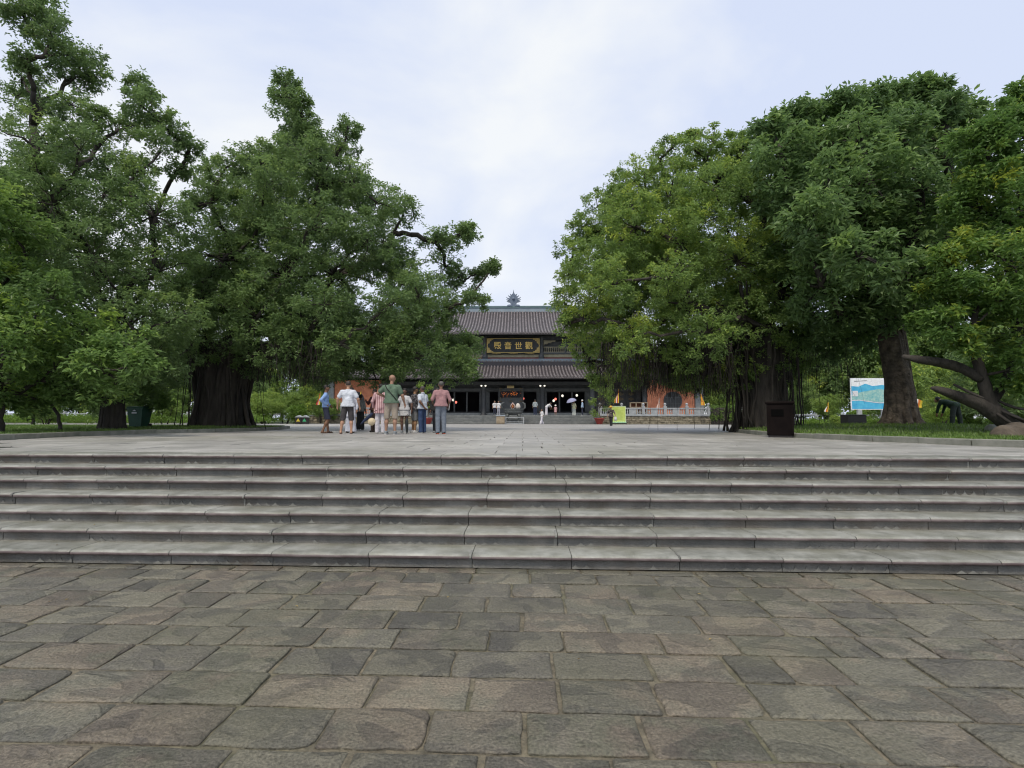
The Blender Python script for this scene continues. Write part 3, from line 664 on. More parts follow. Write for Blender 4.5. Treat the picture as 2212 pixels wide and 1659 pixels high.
# ---- right edge tree with leaning limbs and yellow tips (E)
lobE = [(2100, 300, 40), (2120, 390, 44), (2090, 450, 40), (2150, 285, 30), (2192, 238, 28), (2222, 205, 30), (2165, 290, 40), (2210, 300, 50), (2130, 350, 40), (2190, 390, 70), (2250, 400, 90), (2130, 450, 50), (2200, 500, 70), (2110, 520, 36), (2040, 560, 26), (2150, 590, 60), (2080, 600, 34), (2010, 632, 22), (2220, 620, 70), (2060, 665, 34), (2120, 680, 44), (2190, 720, 56), (2260, 740, 70), (1990, 690, 18), (2080, 740, 30), (2150, 790, 36), (2215, 830, 30), (2230, 250, 60), (2110, 400, 40), (2060, 500, 40), (2230, 560, 90), (2170, 650, 60), (2230, 780, 60), (2040, 700, 34)]
bE = at(2190, 925, 14.5); bE.z = Z0+.12
def trunkE(t, bl):
    P = lambda x, y, Y=14.5: at(x, y, Y)-bl
    t.tube([P(2235, 960), P(2178, 914), P(2120, 875), P(2070, 856), P(2028, 842), P(2012, 838)], [.30, .24, .18, .13, .09, .04], 12, rough=.09, sub=5)
    t.tube([P(2150, 895), P(2136, 868), P(2124, 825), P(2112, 780), P(2098, 735), P(2110, 660)], [.2, .18, .13, .12, .10, .06], 10, rough=.1, sub=5)
    t.tube([P(2118, 820), P(2085, 800), P(2055, 788), P(2020, 781), P(1984, 777), P(1950, 770)], [.11, .12, .13, .12, .10, .05], 10, rough=.1, sub=5)
    t.tube([P(2130, 850), P(2150, 860), P(2180, 800), P(2200, 700), P(2210, 560), P(2200, 380)], [.1, .11, .10, .08, .06, .04], 8, rough=.1, sub=4)
    for (a, c, d) in (((2140, 875), (2180, 895), (2230, 915)), ((2145, 860), (2190, 880), (2240, 888)), ((2150, 880), (2200, 905), (2240, 925)), ((2135, 880), (2170, 905), (2215, 935)), ((2060, 830), (2095, 848), (2125, 860)), ((2125, 810), (2150, 806), (2180, 798))):
        t.tube([P(*a), P(*c, 14.2), P(*d, 14)], [.03, .04, .02], 6, rough=.15, sub=4)
trunkE_ref[0] = trunkE
tE = make_tree('leaning_tree', 'right edge tree with yellow leaf tips and bare crooked limbs leaning over the lawn', None,
          bE, at(2200, 640, 14.5), lobE, 14.5, 2.0, (.15, .068), M['leafE'], M['barkD'], 81, dens=.78, cr=.34, nper=80, trunk=trunkE, tint0=.20, tvar=.30, topyoung=.12, rosette=7, limb_r=.07)

# ---- trees behind, copies of three kinds with their parts
def proto_tree(name, seed, H, W, leafm, leaf, trunk_h, flat=1):
    r = random.Random(seed); sph = []
    for k in range(16):
        a = r.uniform(0, 6.28); q = r.random()**.6; z = trunk_h+(H-trunk_h)*r.uniform(.1, .88); ww = W*math.sin(min(1, max(.15, (z-trunk_h)/(H-trunk_h)+.25))*math.pi*.85)
        sph.append((Vector((math.cos(a)*q*ww*.75, math.sin(a)*q*ww*.75, z)), r.uniform(.16, .27)*H*.9))
    o = make_tree(name, 'x', None, (0, 0, 0), (0, 0, trunk_h), None, 1, 1, leaf, leafm, M['bark'], seed, dens=.62, cr=.75, nper=34, rad0=.28, tint0=.3, tvar=.3, topyoung=.2, sph=sph, twigs=1)
    return o
def copy_tree(o, parent=None, loc=None, rz=None, s=None):
    c = o.copy(); C.objects.link(c)
    if parent: c.parent = parent
    for ch in o.children: copy_tree(ch, c)
    if loc is not None: c.location = loc
    if rz is not None: c.rotation_euler = (0, 0, rz)
    if s is not None: c.scale = (s, s, s*random.uniform(.9, 1.12))
    return c
protos = [proto_tree('background_tree', 90, 11, 5.2, M['leafF'], (.42, .2), 1.2), proto_tree('background_tree', 91, 9, 4.6, M['leafC'], (.4, .19), .8), proto_tree('background_tree', 92, 12, 4.8, M['leafA'], (.42, .2), 1.6)]
spots = []
rb = random.Random(3)
for s in (-1, 1):
    for k in range(11): spots.append((s*(27+k*6.5+rb.uniform(-1.5, 1.5)), 70+rb.uniform(-3, 5), rb.uniform(.85, 1.15)))
    for k in range(11): spots.append((s*(30+k*8.5+rb.uniform(-2, 2)), 84+rb.uniform(-3, 6), rb.uniform(1.15, 1.5)))
    for k in range(6): spots.append((s*((23 if s < 0 else 33)+k*5.2+rb.uniform(-1, 1)), (41 if s < 0 else 45)+rb.uniform(-3, 3), rb.uniform(.5, .72)))
    for k in range(5): spots.append((s*(25+k*7.5+rb.uniform(-1.5, 1.5)), 63.8+rb.uniform(-.6, 1.2), rb.uniform(.38, .55)))
used = set(); rows = {}
for i, (x, y, s) in enumerate(spots):
    k = i % 3; p = protos[k]
    side = 'left' if x < 0 else 'right'
    o = p if k not in used else copy_tree(p)
    used.add(k)
    o.location = (x, y, Z0); o.rotation_euler = (0, 0, rb.uniform(0, 6)); o.scale = (s, s, s*rb.uniform(.9, 1.1))
    kind = ('dark bushy', 'pale green', 'blue-green')[k]
    rows.setdefault((side, 'low' if s < .6 and y > 60 else 'mid' if y < 50 else 'near' if y < 78 else 'back'), []).append((abs(x), o, kind)); continue
    if s < .6: tag(o, f'{kind} low garden tree close behind the far {side} road', 'tree', f'low garden trees behind the far {side} road')
    elif y < 78: tag(o, f'{kind} tree in the nearer row of woodland beyond the far {side} lawn', 'tree', f'nearer woodland trees, {kind}, {side}')
    else: tag(o, f'{kind} tall tree in the back row of woodland far {side} of the temple', 'tree', f'back row trees, {kind}, {side}')

ordn = 'first second third fourth fifth sixth seventh eighth ninth tenth eleventh twelfth'.split()
for (side, rw), l in rows.items():
    for n, (_, o, kind) in enumerate(sorted(l, key=lambda q: q[0])):
        what, where = {'low': ('low garden tree', 'close behind the far road'), 'mid': ('small tree', 'across the lawn before the far road'), 'near': ('woodland tree', 'in the nearer row'), 'back': ('tall woodland tree', 'in the back row')}[rw]
        tag(o, f'{kind} {what} {where}, {ordn[n]} {side} of the temple', 'tree', f'{what}s {where}')
# ================================================================ TEMPLE
TX = at(1108, 880, 64).x; TZ = Z0+.95
M['wood'] = mat('dark_timber', (.040, .044, .050), (.072, .074, .078), 2, .6, .01, 20, stretch=(1, 1, .3))
M['wood2'] = mat('grey_timber', (.080, .088, .094), (.125, .13, .135), 2, .6)
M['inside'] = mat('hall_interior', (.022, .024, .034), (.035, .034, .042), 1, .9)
M['tile'] = mat('roof_tile', (.095, .082, .086), (.235, .21, .215), 2.5, .5, .02, 9, c3=(.08, .07, .075), s3=3)
M['tileU'] = mat('under_tile', (.022, .018, .021), (.05, .042, .047), 3, .6, .03, 8)
M['ridge'] = mat('ridge_plaster', (.19, .24, .29), (.27, .33, .38), .8, .8)
M['ridgetop'] = mat('ridge_cap', (.09, .15, .17), (.13, .19, .21), 2, .7)
M['carve'] = mat('grey_blue_carving', (.10, .135, .19), (.16, .20, .27), 6, .8, .03, 14)
M['orange'] = mat('orange_brick_wall', (.60, .21, .12), (.80, .33, .19), 1.6, .85, .02, 14)
M['cream'] = mat('faded_cream_wall', (.28, .265, .18), (.42, .38, .27), 1.5, .85)
M['gold'] = mat('gold_paint', (.95, .68, .20), None, rough=.35)
M['goldw'] = mat('gold_frame', (.42, .31, .10), (.60, .46, .18), 9, .45, .03, 20, metal=.2)
M['plaque'] = mat('plaque_black', (.018, .022, .026), (.03, .035, .04), 2, .4)
M['stone'] = mat('grey_granite', (.26, .28, .30), (.36, .38, .40), 3, .7, .006, 20)
M['steps'] = mat('temple_step', (.20, .21, .21), (.30, .31, .30), 2, .7)
M['rubble'] = mat('rubble_stone', (.16, .14, .10), (.36, .32, .24), 3.0, .9, .05, 6, lo=.38, hi=.62)
M['redstrip'] = mat('red_strip', (.22, .045, .035), None, rough=.7)
M['lampglow'] = mat('lamp_glow', (1, .95, .80), None, emit=.7)
M['redglow'] = mat('lantern_red', (1, .22, .16), None, emit=.9)
M['candle'] = mat('candle_orange', (1, .28, .05), None, emit=.4)
temple = empty('temple_hall', (TX, 66, Z0)); tag(temple, 'grey two-storey temple hall with tiled roofs behind the steps', 'temple')
def tp(b, name, m, parent=temple): return b.build(name, m, parent)
# local coordinates: x from the temple axis, y from the door wall (y=66), z from the plaza
Z = lambda z: z-Z0
# plinth
b = MB(); b.box(-21.6, 21.6, -1.6, 22, .9, Z(2.19)); tp(b, 'plinth', M['steps'])
# inner hall: back wall, side walls, ceiling, floor
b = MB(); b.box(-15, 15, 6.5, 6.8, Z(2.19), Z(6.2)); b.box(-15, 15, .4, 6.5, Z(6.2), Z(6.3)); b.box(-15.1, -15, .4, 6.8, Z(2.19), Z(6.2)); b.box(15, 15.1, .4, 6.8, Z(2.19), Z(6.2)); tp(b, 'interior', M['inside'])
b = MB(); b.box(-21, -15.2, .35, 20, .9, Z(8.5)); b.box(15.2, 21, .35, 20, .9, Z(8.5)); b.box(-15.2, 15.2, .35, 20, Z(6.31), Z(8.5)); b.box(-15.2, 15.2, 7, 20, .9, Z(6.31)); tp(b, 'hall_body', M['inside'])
colx = [-21.2, -15.4, -9.25, -3.45, 3.45, 9.25, 15.4, 21.2]
for x in colx[1:-1]:
    b = MB(); b.lathe([(.40, .9), (.40, 1.05), (.30, 1.12), (.30, Z(5.1)), (.26, Z(5.5))], (x, -1.9, 0), 12); tp(b, 'column', M['wood2'] if abs(x) > 5 else M['wood'])
# beams
for (z0, z1, y0, m) in ((Z(4.80), Z(5.18), -.25, 'wood2'), (Z(5.45), Z(5.9), -.3, 'wood'), (Z(5.5), Z(5.85), -2.05, 'wood')):
    b = MB(); b.box(-15.5, 15.5, y0, y0+.22, z0, z1, 0, .02); tp(b, 'beam', M[m])
b = MB(); b.box(-15.2, 15.2, 0, .3, Z(4.73), Z(6.1)); b.box(-15.4, 15.4, -.05, .35, Z(2.19), Z(2.36)); tp(b, 'lintel', M['wood'])
# door bays
for i in range(1, 6):
    x0, x1 = colx[i], colx[i+1]
    for x in (x0+.02, x1-.62):
        b = MB(); b.box(x, x+.6, -.12, .1, Z(2.36), Z(4.8), 0, .03); b.box(x+.12, x+.48, -.16, -.12, Z(2.6), Z(3.3)); b.box(x+.12, x+.48, -.16, -.12, Z(3.5), Z(4.5)); tp(b, 'door_leaf', M['wood2'])
    if i in (2, 3, 4):
        n = 3
        for k in range(1, n):
            x = x0+.62+(x1-x0-1.24)*k/n; b = MB(); b.box(x-.09, x+.09, -.06, .12, Z(2.36), Z(4.73), 0, .02); tp(b, 'door_post', M['wood2'])
    else:   # closed panelled wall with carved cross brackets
        b = MB(); b.box(x0+.62, x1-.62, 0, .15, Z(2.36), Z(4.73)); tp(b, 'panelled_wall', M['wood'])
        n = 4
        for k in range(n):
            w = (x1-x0-1.24)/n; x = x0+.62+w*k
            b = MB(); b.box(x+.06, x+w-.06, -.07, 0, Z(2.5), Z(4.65), 0, .02); tp(b, 'door_panel', M['wood'])
            for zz in (3.05, 3.9, 4.5):
                q = MB(); c = x+w/2; q.box(c-.34, c+.34, -.12, -.07, Z(zz)-.05, Z(zz)+.05); q.box(c-.07, c+.07, -.125, -.065, Z(zz)-.2, Z(zz)+.2); q.box(c-.25, c-.15, -.125, -.065, Z(zz)-.12, Z(zz)+.12); q.box(c+.15, c+.25, -.125, -.065, Z(zz)-.12, Z(zz)+.12); tp(q, 'bracket_ornament', M['goldbrown'] if 'goldbrown' in M else M.setdefault('goldbrown', mat('tarnished_gold', (.20, .15, .08), (.12, .09, .05), 5, .6)))
for s in (-1, 1):      # orange end walls with a round window
    b = MB(); x0, x1 = sorted((s*15.6, s*21.0)); b.box(x0, x1, -2.3, .3, Z(2.0), Z(6.0)); tp(b, 'orange_wall', M['orange'])
    b = MB(); x0, x1 = sorted((s*21.05, s*22.0)); b.box(x0, x1, -2.5, .4, Z(1.87), Z(6.0)); tp(b, 'corner_pillar', M['stone'])
    cx = s*18.5; w = MB(); pr = [(1.0*math.cos(a*math.pi/12), 1.0*math.sin(a*math.pi/12)) for a in range(24)]
    w.prism([(cx+p[0], Z(3.62)+p[1]) for p in pr], 'y', -2.38, -2.31); win = tp(w, 'round_window', M['wood'])
    f = MB(); f.tube([(cx+1.02*math.cos(a*math.pi/12), -2.38, Z(3.62)+1.02*math.sin(a*math.pi/12)) for a in range(25)], .06, 5, cap=False); f.build('window_frame', M['wood2'], win)
    f = MB()
    for q in (-.6, -.3, 0, .3, .6):
        h = math.sqrt(1-q*q)*.95; f.box(cx+q-.025, cx+q+.025, -2.42, -2.385, Z(3.62)-h, Z(3.62)+h)
    for q in (-.35, .35):
        h = math.sqrt(1-q*q)*.95; f.box(cx-h, cx+h, -2.43, -2.39, Z(3.62)+q-.025, Z(3.62)+q+.025)
    f.build('lattice', M['wood2'], win)
# roofs ----------------------------------------------------------------
def roof(name, ye, ze, yt, zt, hw, hwt, sag, pitch=.39, upturn=0):
    """front slope from the eave (ye,ze) to the top (yt,zt); hw = half width at eave, hwt at top"""
    root = None; n = 8
    def pt(x, t, off=0):
        y = ye+(yt-ye)*t; z = ze+(zt-ze)*t-sag*math.sin(math.pi*t)
        z += upturn*(abs(x)/hw)**6*(1-t)
        dz = (zt-ze)-sag*math.pi*math.cos(math.pi*t); dy = yt-ye; L = math.hypot(dy, dz)
        return (x, y-off*dz/L, z+off*dy/L)
    # deck with thickness
    xs = np.linspace(-1, 1, 41); vs = []; fs = []
    for i, u in enumerate(xs):
        for j in range(n+1):
            t = j/n; x = u*(hw+(hwt-hw)*t); vs.append(pt(x, t, 0))
    for i in range(40):
        for j in range(n): a = i*(n+1)+j; fs.append((a, a+n+1, a+n+2, a+1))
    k = len(vs); vs += [(v[0], v[1]+.02, v[2]-.22) for v in vs]; fs += [tuple(q+k for q in reversed(f)) for f in list(fs)]
    for i in range(40): a = i*(n+1); fs.append((a+n+1, a, a+k, a+n+1+k))
    for i in (0, 40):
        for j in range(n): a = i*(n+1)+j; fs.append((a, a+1, a+1+k, a+k))
    m = MB(); m.add(vs, fs, 0); rf = tp(m, name, M['tileU'])
    t_ = MB(); e_ = MB(); N_ = int(2*hw/pitch); rj = random.Random(5)
    for q in range(N_+1):
        x = -hw+q*pitch
        tm = 1 if abs(x) <= hwt else max(.12, (hw-abs(x))/(hw-hwt))
        J = rj.uniform(-.012, .012); pts = []; nn = max(2, int(n*tm*1.5))
        vs = []; r_ = .105
        for j in range(nn+1):
            t = tm*j/nn; c = pt(x+J*(1 if j % 2 else -1), t, .03)
            for a in range(5):
                an = math.pi*a/4; vs.append((c[0]+r_*math.cos(an), c[1], c[2]+r_*1.15*math.sin(an)+(.008 if j % 2 else 0)))
        fs = [(j*5+a, j*5+5+a, j*5+6+a, j*5+1+a) for j in range(nn) for a in range(4)]
        t_.add(vs, fs, 0, True)
        c = pt(x, 0, .03); e_.prism([(c[0]+.115*math.cos(a*math.pi/4), c[2]+.115*math.sin(a*math.pi/4)) for a in range(8)], 'y', c[1]-.04, c[1]+.02, 0)
        e_.prism([(c[0]+pitch*.5-.10, c[2]-.02), (c[0]+pitch*.5, c[2]-.19), (c[0]+pitch*.5+.10, c[2]-.02)], 'y', c[1]-.03, c[1]+.01, 0)
    o = t_.build('roof_tiles', M['tile'], rf); o['kind'] = 'stuff'
    o = e_.build('eave_tiles', M['tile'], rf); o['kind'] = 'stuff'
    # bright line of the first course
    l = MB(); l.tube([pt(-hw+2*hw*i/20, .07, .12) for i in range(21)], .035, 5); l.build('course_line', M['tile'], rf)
    return rf
lr = roof('lower_roof', -4.5, Z(6.2), 2.0, Z(8.67), 23.3, 21.2, .28, upturn=.5)
ur = roof('upper_roof', 0, Z(11.95), 10, Z(16.6), 18.6, 17.2, .55, upturn=.6)
# back slopes and gables so that the roofs are whole
b = MB(); b.add([(-18.6, 20, Z(11.9)), (18.6, 20, Z(11.9)), (17.2, 10.01, Z(16.55)), (-17.2, 10.01, Z(16.55))], [(0, 1, 2, 3)]); b.add([(-17, .4, Z(11.7)), (-17, 19.6, Z(11.7)), (-17, 10, Z(16.4)), (17, .4, Z(11.7)), (17, 19.6, Z(11.7)), (17, 10, Z(16.4))], [(0, 2, 1), (3, 4, 5)]); tp(b, 'back_roof', M['tileU'])
b = MB()
for s in (-1, 1): b.box(min(s*21.2, s*23), max(s*21.2, s*23), -4, 20, Z(6.1), Z(6.5))
tp(b, 'side_eave', M['tileU'])
# ridge beam with cap
b = MB(); b.box(-17.6, 17.6, 9.7, 10.3, Z(16.45), Z(17.02)); tp(b, 'ridge', M['ridge'])
b = MB(); b.box(-17.7, 17.7, 9.62, 10.38, Z(17.02), Z(17.12)); b.box(-17.75, 17.75, 9.66, 10.34, Z(17.16), Z(17.32)); tp(b, 'ridge_cap', M['ridgetop'])
b = MB(); b.box(-16.9, 16.9, 2.0, 2.5, Z(8.55), Z(9.02)); tp(b, 'lower_ridge', M['ridge'])
# ridge ornament: flaming pearl on clouds
b = MB(); cy = Z(18.55)
body = [(-.92, Z(17.05)), (.92, Z(17.05)), (.95, Z(17.3)), (.86, Z(17.48)), (.62, Z(17.55)), (.42, Z(17.52)), (.40, Z(17.7)), (.55, Z(17.95)), (.60, Z(18.2)), (.55, Z(18.5)), (.42, Z(18.8)), (.24, Z(19.0)), (.12, Z(19.12)), (-.12, Z(19.12)), (-.24, Z(19.0)), (-.42, Z(18.8)), (-.55, Z(18.5)), (-.60, Z(18.2)), (-.55, Z(17.95)), (-.40, Z(17.7)), (-.42, Z(17.52)), (-.62, Z(17.55)), (-.86, Z(17.48)), (-.95, Z(17.3))]
b.prism(body, 'y', 9.8, 10.2)
for s in (-1, 1):
    for (bx, bz, tx_, tz) in ((.5, 17.95, .98, 18.05), (.55, 18.12, 1.02, 18.32), (.52, 18.32, 1.03, 18.62), (.42, 18.6, .78, 18.88), (.28, 18.82, .52, 19.12)):
        ax = Vector((tx_-bx, tz-bz)).normalized(); nn = Vector((-ax.y, ax.x))*.085
        mid = Vector(((bx+tx_)/2, (bz+tz)/2))-Vector((0, .05))
        b.prism([(s*(bx+nn.x), Z(bz)+nn.y), (s*(bx-nn.x), Z(bz)-nn.y), (s*(mid.x-nn.x*.5), Z(mid.y)-nn.y*.5), (s*tx_, Z(tz)), (s*(mid.x+nn.x*.8), Z(mid.y)+nn.y*.8)], 'y', 9.85, 10.15)
    for k in range(3): b.lathe([(.02, -.16), (.13, -.1), (.17, 0), (.13, .1), (.02, .16)], (s*(.78-k*.24), 9.75, Z(17.28)+.03*k), 8)
b.prism([(-.13, Z(19.08)), (.13, Z(19.08)), (.05, Z(19.35)), (0, Z(19.72)), (-.05, Z(19.35))], 'y', 9.88, 10.12)
b.lathe([(.02, -.2), (.14, -.15), (.2, 0), (.14, .15), (.02, .2)], (0, 9.74, Z(18.35)), 12)
orn = tp(b, 'ridge_ornament', M['carve'])
# upper storey -----------------------------------------------------------
b = MB(); b.box(-16.5, 16.5, 3.6, 3.9, Z(8.9), Z(12.2)); tp(b, 'upper_wall', M['wood'])
b = MB(); b.box(-16.6, 16.6, 2.7, 3.0, Z(9.02), Z(9.25)); tp(b, 'red_board', M['redstrip'])
b = MB(); b.box(-16.6, 16.6, 2.65, 2.95, Z(9.26), Z(9.62)); tp(b, 'cream_board', M['cream'])
b = MB(); b.box(-16.6, 16.6, 2.5, 2.8, Z(9.7), Z(9.86)); tp(b, 'balcony_sill', M['wood2'])
for (z0, z1) in ((11.45, 12.0),): b = MB(); b.box(-16.6, 16.6, 2.55, 2.85, Z(z0), Z(z1)); tp(b, 'eave_beam', M['wood'])
cu = [-16.2, -9.6, -3.55, 3.55, 9.6, 16.2]
for x in cu: b = MB(); b.lathe([(.34, Z(9.02)), (.34, Z(9.5)), (.26, Z(9.6)), (.26, Z(11.6)), (.34, Z(11.75)), (.2, Z(11.95)), (.05, Z(12.05))], (x, 2.6, 0), 10); tp(b, 'upper_column', M['wood2'])
for i in (0, 1, 3, 4):
    x0, x1 = cu[i]+.3, cu[i+1]-.3
    rl = MB(); rl.box(x0, x1, 2.58, 2.68, Z(10.5), Z(10.6)); rl.box(x0, x1, 2.58, 2.68, Z(9.88), Z(9.96)); rail = tp(rl, 'balcony_rail', M['cream'])
    x = x0+.15
    while x < x1: q = MB(); q.box(x-.035, x+.035, 2.6, 2.66, Z(9.96), Z(10.5)); q.build('baluster', M['cream'], rail); x += .24
    q = MB(); c = (x0+x1)/2; q.box(c-.1, c+.1, 2.5, 2.7, Z(9.86), Z(11.3)); tp(q, 'balcony_post', M['wood2'])
    q = MB(); q.box(x0+.05, x1-.05, 3.3, 3.5, Z(10.3), Z(11.35)); tp(q, 'upper_panel', M['wood2'])
    for s, xx in ((1, x0), (-1, x1)):
        q = MB()
        pts = [(0, 11.4), (1.5, 11.4), (1.45, 11.25), (1.05, 11.22), (.9, 11.05), (.55, 11.1), (.45, 10.9), (.15, 10.95), (0, 10.7)]
        pts = [(xx+s*a, Z(z)) for a, z in pts]
        q.prism(pts, 'y', 2.6, 2.66)
        tp(q, 'carved_valance', M['cream'])
# the name board, tipped forward
pl = empty('x'); bpy.data.objects.remove(pl)
def board():
    b = MB(); w, h = 3.32, .93; b.box(-w, w, -.06, .06, -h, h, 0, .02); pb = b.build('name_board', M['plaque'], temple, (0, 2.18, Z(10.70))); pb.rotation_euler = (R_(6), 0, 0)
    f = MB()
    for (x0, x1, z0, z1) in ((-w, w, h-.10, h), (-w, w, -h, -h+.10), (-w, -w+.10, -h+.10, h-.10), (w-.10, w, -h+.10, h-.10)): f.box(x0, x1, -.12, -.061, z0, z1, 0, .02)
    for s in (-1, 1):
        for t in (-1, 1):    # cloud corners
            x = s*(w-.1); z = t*(h-.1)
            pts = [(x, z), (x-s*.75, z), (x-s*.7, z-t*.10), (x-s*.5, z-t*.12), (x-s*.46, z-t*.28), (x-s*.28, z-t*.30), (x-s*.25, z-t*.55), (x-s*.08, z-t*.58), (x, z-t*.8)]
            f.prism(pts, 'y', -.10, -.062)
    f.build('gold_frame', M['goldw'], pb)
    f = MB()
    for s in (-1, 0, 1):
        for k in range(7):
            x = s*2.1+(k-3)*.17; f.prism([(x-.09, -h-.04), (x+.09, -h-.04), (x, -h-.16+.02*abs(k-3))], 'y', -.10, -.05)
    f.build('gold_fringe', M['goldw'], pb)
    for k, ch in enumerate('殿音世觀'):
        cu_ = bpy.data.curves.new('character', 'FONT'); cu_.body = ch; cu_.size = .98; cu_.extrude = .03; cu_.offset = .012; cu_.align_x = 'CENTER'; cu_.align_y = 'CENTER'; cu_.resolution_u = 3
        t = bpy.data.objects.new('character', cu_); C.objects.link(t); bpy.context.view_layer.update()
        me = bpy.data.meshes.new_from_object(t.evaluated_get(bpy.context.evaluated_depsgraph_get())); bpy.data.objects.remove(t)
        me.materials.clear(); me.materials.append(M['gold'])
        co = np.array([v.co for v in me.vertices]); print('GLYPH', ch, len(co), co.min(0) if len(co) else None, co.max(0) if len(co) else None)
        if len(co):
            c = (co.min(0)+co.max(0))/2
            for v in me.vertices: v.co.x -= c[0]; v.co.y -= c[1]
        g = link('character', me, pb, ((k-1.5)*1.31, -.10, 0)); g.rotation_euler = (R_(90), 0, 0)
board()
b = MB(); b.box(-3.25, 3.25, 3.3, 3.5, Z(9.9), Z(11.4)); tp(b, 'middle_panel', M['wood2'])
# column lamps
for x in (-3.45, 3.45):
    for s in (-1, 1):
        b = MB(); b.lathe([(.02, -.09), (.09, -.06), (.115, 0), (.09, .06), (.02, .09)], (x+s*.24, -2.25, Z(5.36)), 10); tp(b, 'lamp', M['lampglow'])
# terrace and temple steps -------------------------------------------------
ter = MB(); ter.box(-23.5, 23.5, 60.2-66+.0, 22.5, -.02, .949); te = ter.build('terrace', M['steps'], None, (TX, 66, Z0)); tag(te, kind='structure')
st = MB(); st.box(-9.4, 9.4, 58.42, 60.19, -.02, .01); ts = st.build('temple_stairs', M['darkgap'], None, (TX, 0, Z0)); tag(ts, kind='structure')
for i in range(6):
    y = 58.4+i*.3; z = (i+1)*.158
    for k in range(6):
        b = MB(); b.box(-9.4+k*3.133, -9.4+k*3.133+3.12, y, 60.19, z-.158+.03, z-.045); b.box(-9.42+k*3.133, -9.42+k*3.133+3.125, y-.04, 60.19, z-.045, z, 0, .01)
        b.build('stair_slab', M['steps'], ts)
# retaining wall of rubble and balustrades
def rubble(x0, x1, y, h, name, parent):
    r = random.Random(9); boxes = MB(); z = 0
    while z < h-.08:
        hh = r.uniform(.16, .26); x = x0
        while x < x1:
            w = min(r.uniform(.22, .5), x1-x); 
            if w > .05: boxes.box(x+.012, x+w-.012, y-r.uniform(.03, .09), y+.1, z+.01, min(h-.07, z+hh-.012), 0, .025)
            x += w
        z += hh
    o = boxes.build(name, M['rubble'], parent); tag(o, kind='stuff'); return o
def balustrade(x0, x1, nposts, label):
    root = empty('stone_balustrade', (TX, 60.0, Z0)); tag(root, label, 'balustrade')
    xs = [x0+(x1-x0)*k/(nposts-1) for k in range(nposts)]
    for x in xs:
        b = MB(); b.box(x-.16, x+.16, -.16, .16, .95, 1.95, 0, .03); b.lathe([(.12, 1.95), (.14, 2.0), (.08, 2.03), (.15, 2.12), (.16, 2.2), (.1, 2.29), (.02, 2.33)], (x, 0, 0), 8); b.build('post', M['stone'], root)
    for a, c in zip(xs[:-1], xs[1:]):
        b = MB(); b.box(a+.16, c-.16, -.10, .10, 1.64, 1.78, 0, .02); b.build('rail', M['stone'], root)
        b = MB(); b.box(a+.16, c-.16, -.12, .12, .95, 1.10, 0, .02); b.build('base_rail', M['stone'], root)
        m = (a+c)/2; b = MB(); b.box(m-.38, m+.38, -.06, .06, 1.10, 1.64, 0, .02); b.build('panel', M['stone'], root)
        for s in (-1, 1):
            for k in range(3):
                x = m+s*(.55+k*.26)
                if abs(x-m) > (c-a)/2-.2: continue
                b = MB(); b.lathe([(.07, 1.10), (.07, 1.15), (.045, 1.2), (.10, 1.33), (.06, 1.45), (.04, 1.5), (.075, 1.56), (.075, 1.64)], (x, 0, 0), 7); b.build('baluster', M['stone'], root)
    return root
balustrade(9.55, 21.3, 6, 'grey stone balustrade above the rubble wall, right of the temple steps')
balustrade(-21.3, -9.55, 6, 'grey stone balustrade left of the temple steps, behind the group of people')
for s in (-1, 1):
    x0, x1 = sorted((s*9.4, s*23.4)); root = MB(); root.box(x0, x1, -.3, .18, -.02, .87); o = root.build('rubble_wall', M['rubble'], None, (TX, 60, Z0)); tag(o, 'low rubble stone wall topped with a slab '+('right' if s > 0 else 'left')+' of the temple steps', 'wall')
    rubble(x0, x1, -.3, .95, 'rubble_stones', o)
    b = MB(); b.box(x0-.02, x1+.02, -.42, .2, .87, .955, 0, .01); b.build('coping', M['stone'], o)
# side garden steps at the right
b = MB()
for k in range(4): b.box(0, 6.0-k*1.3, k*.35, 3, k*.2, k*.2+.195, 0, .01)
o = b.build('garden_steps', M['rubble'], None, (TX+23.6, 59.3, Z0)); tag(o, 'low stone steps right of the rubble wall near the hedge', 'steps')
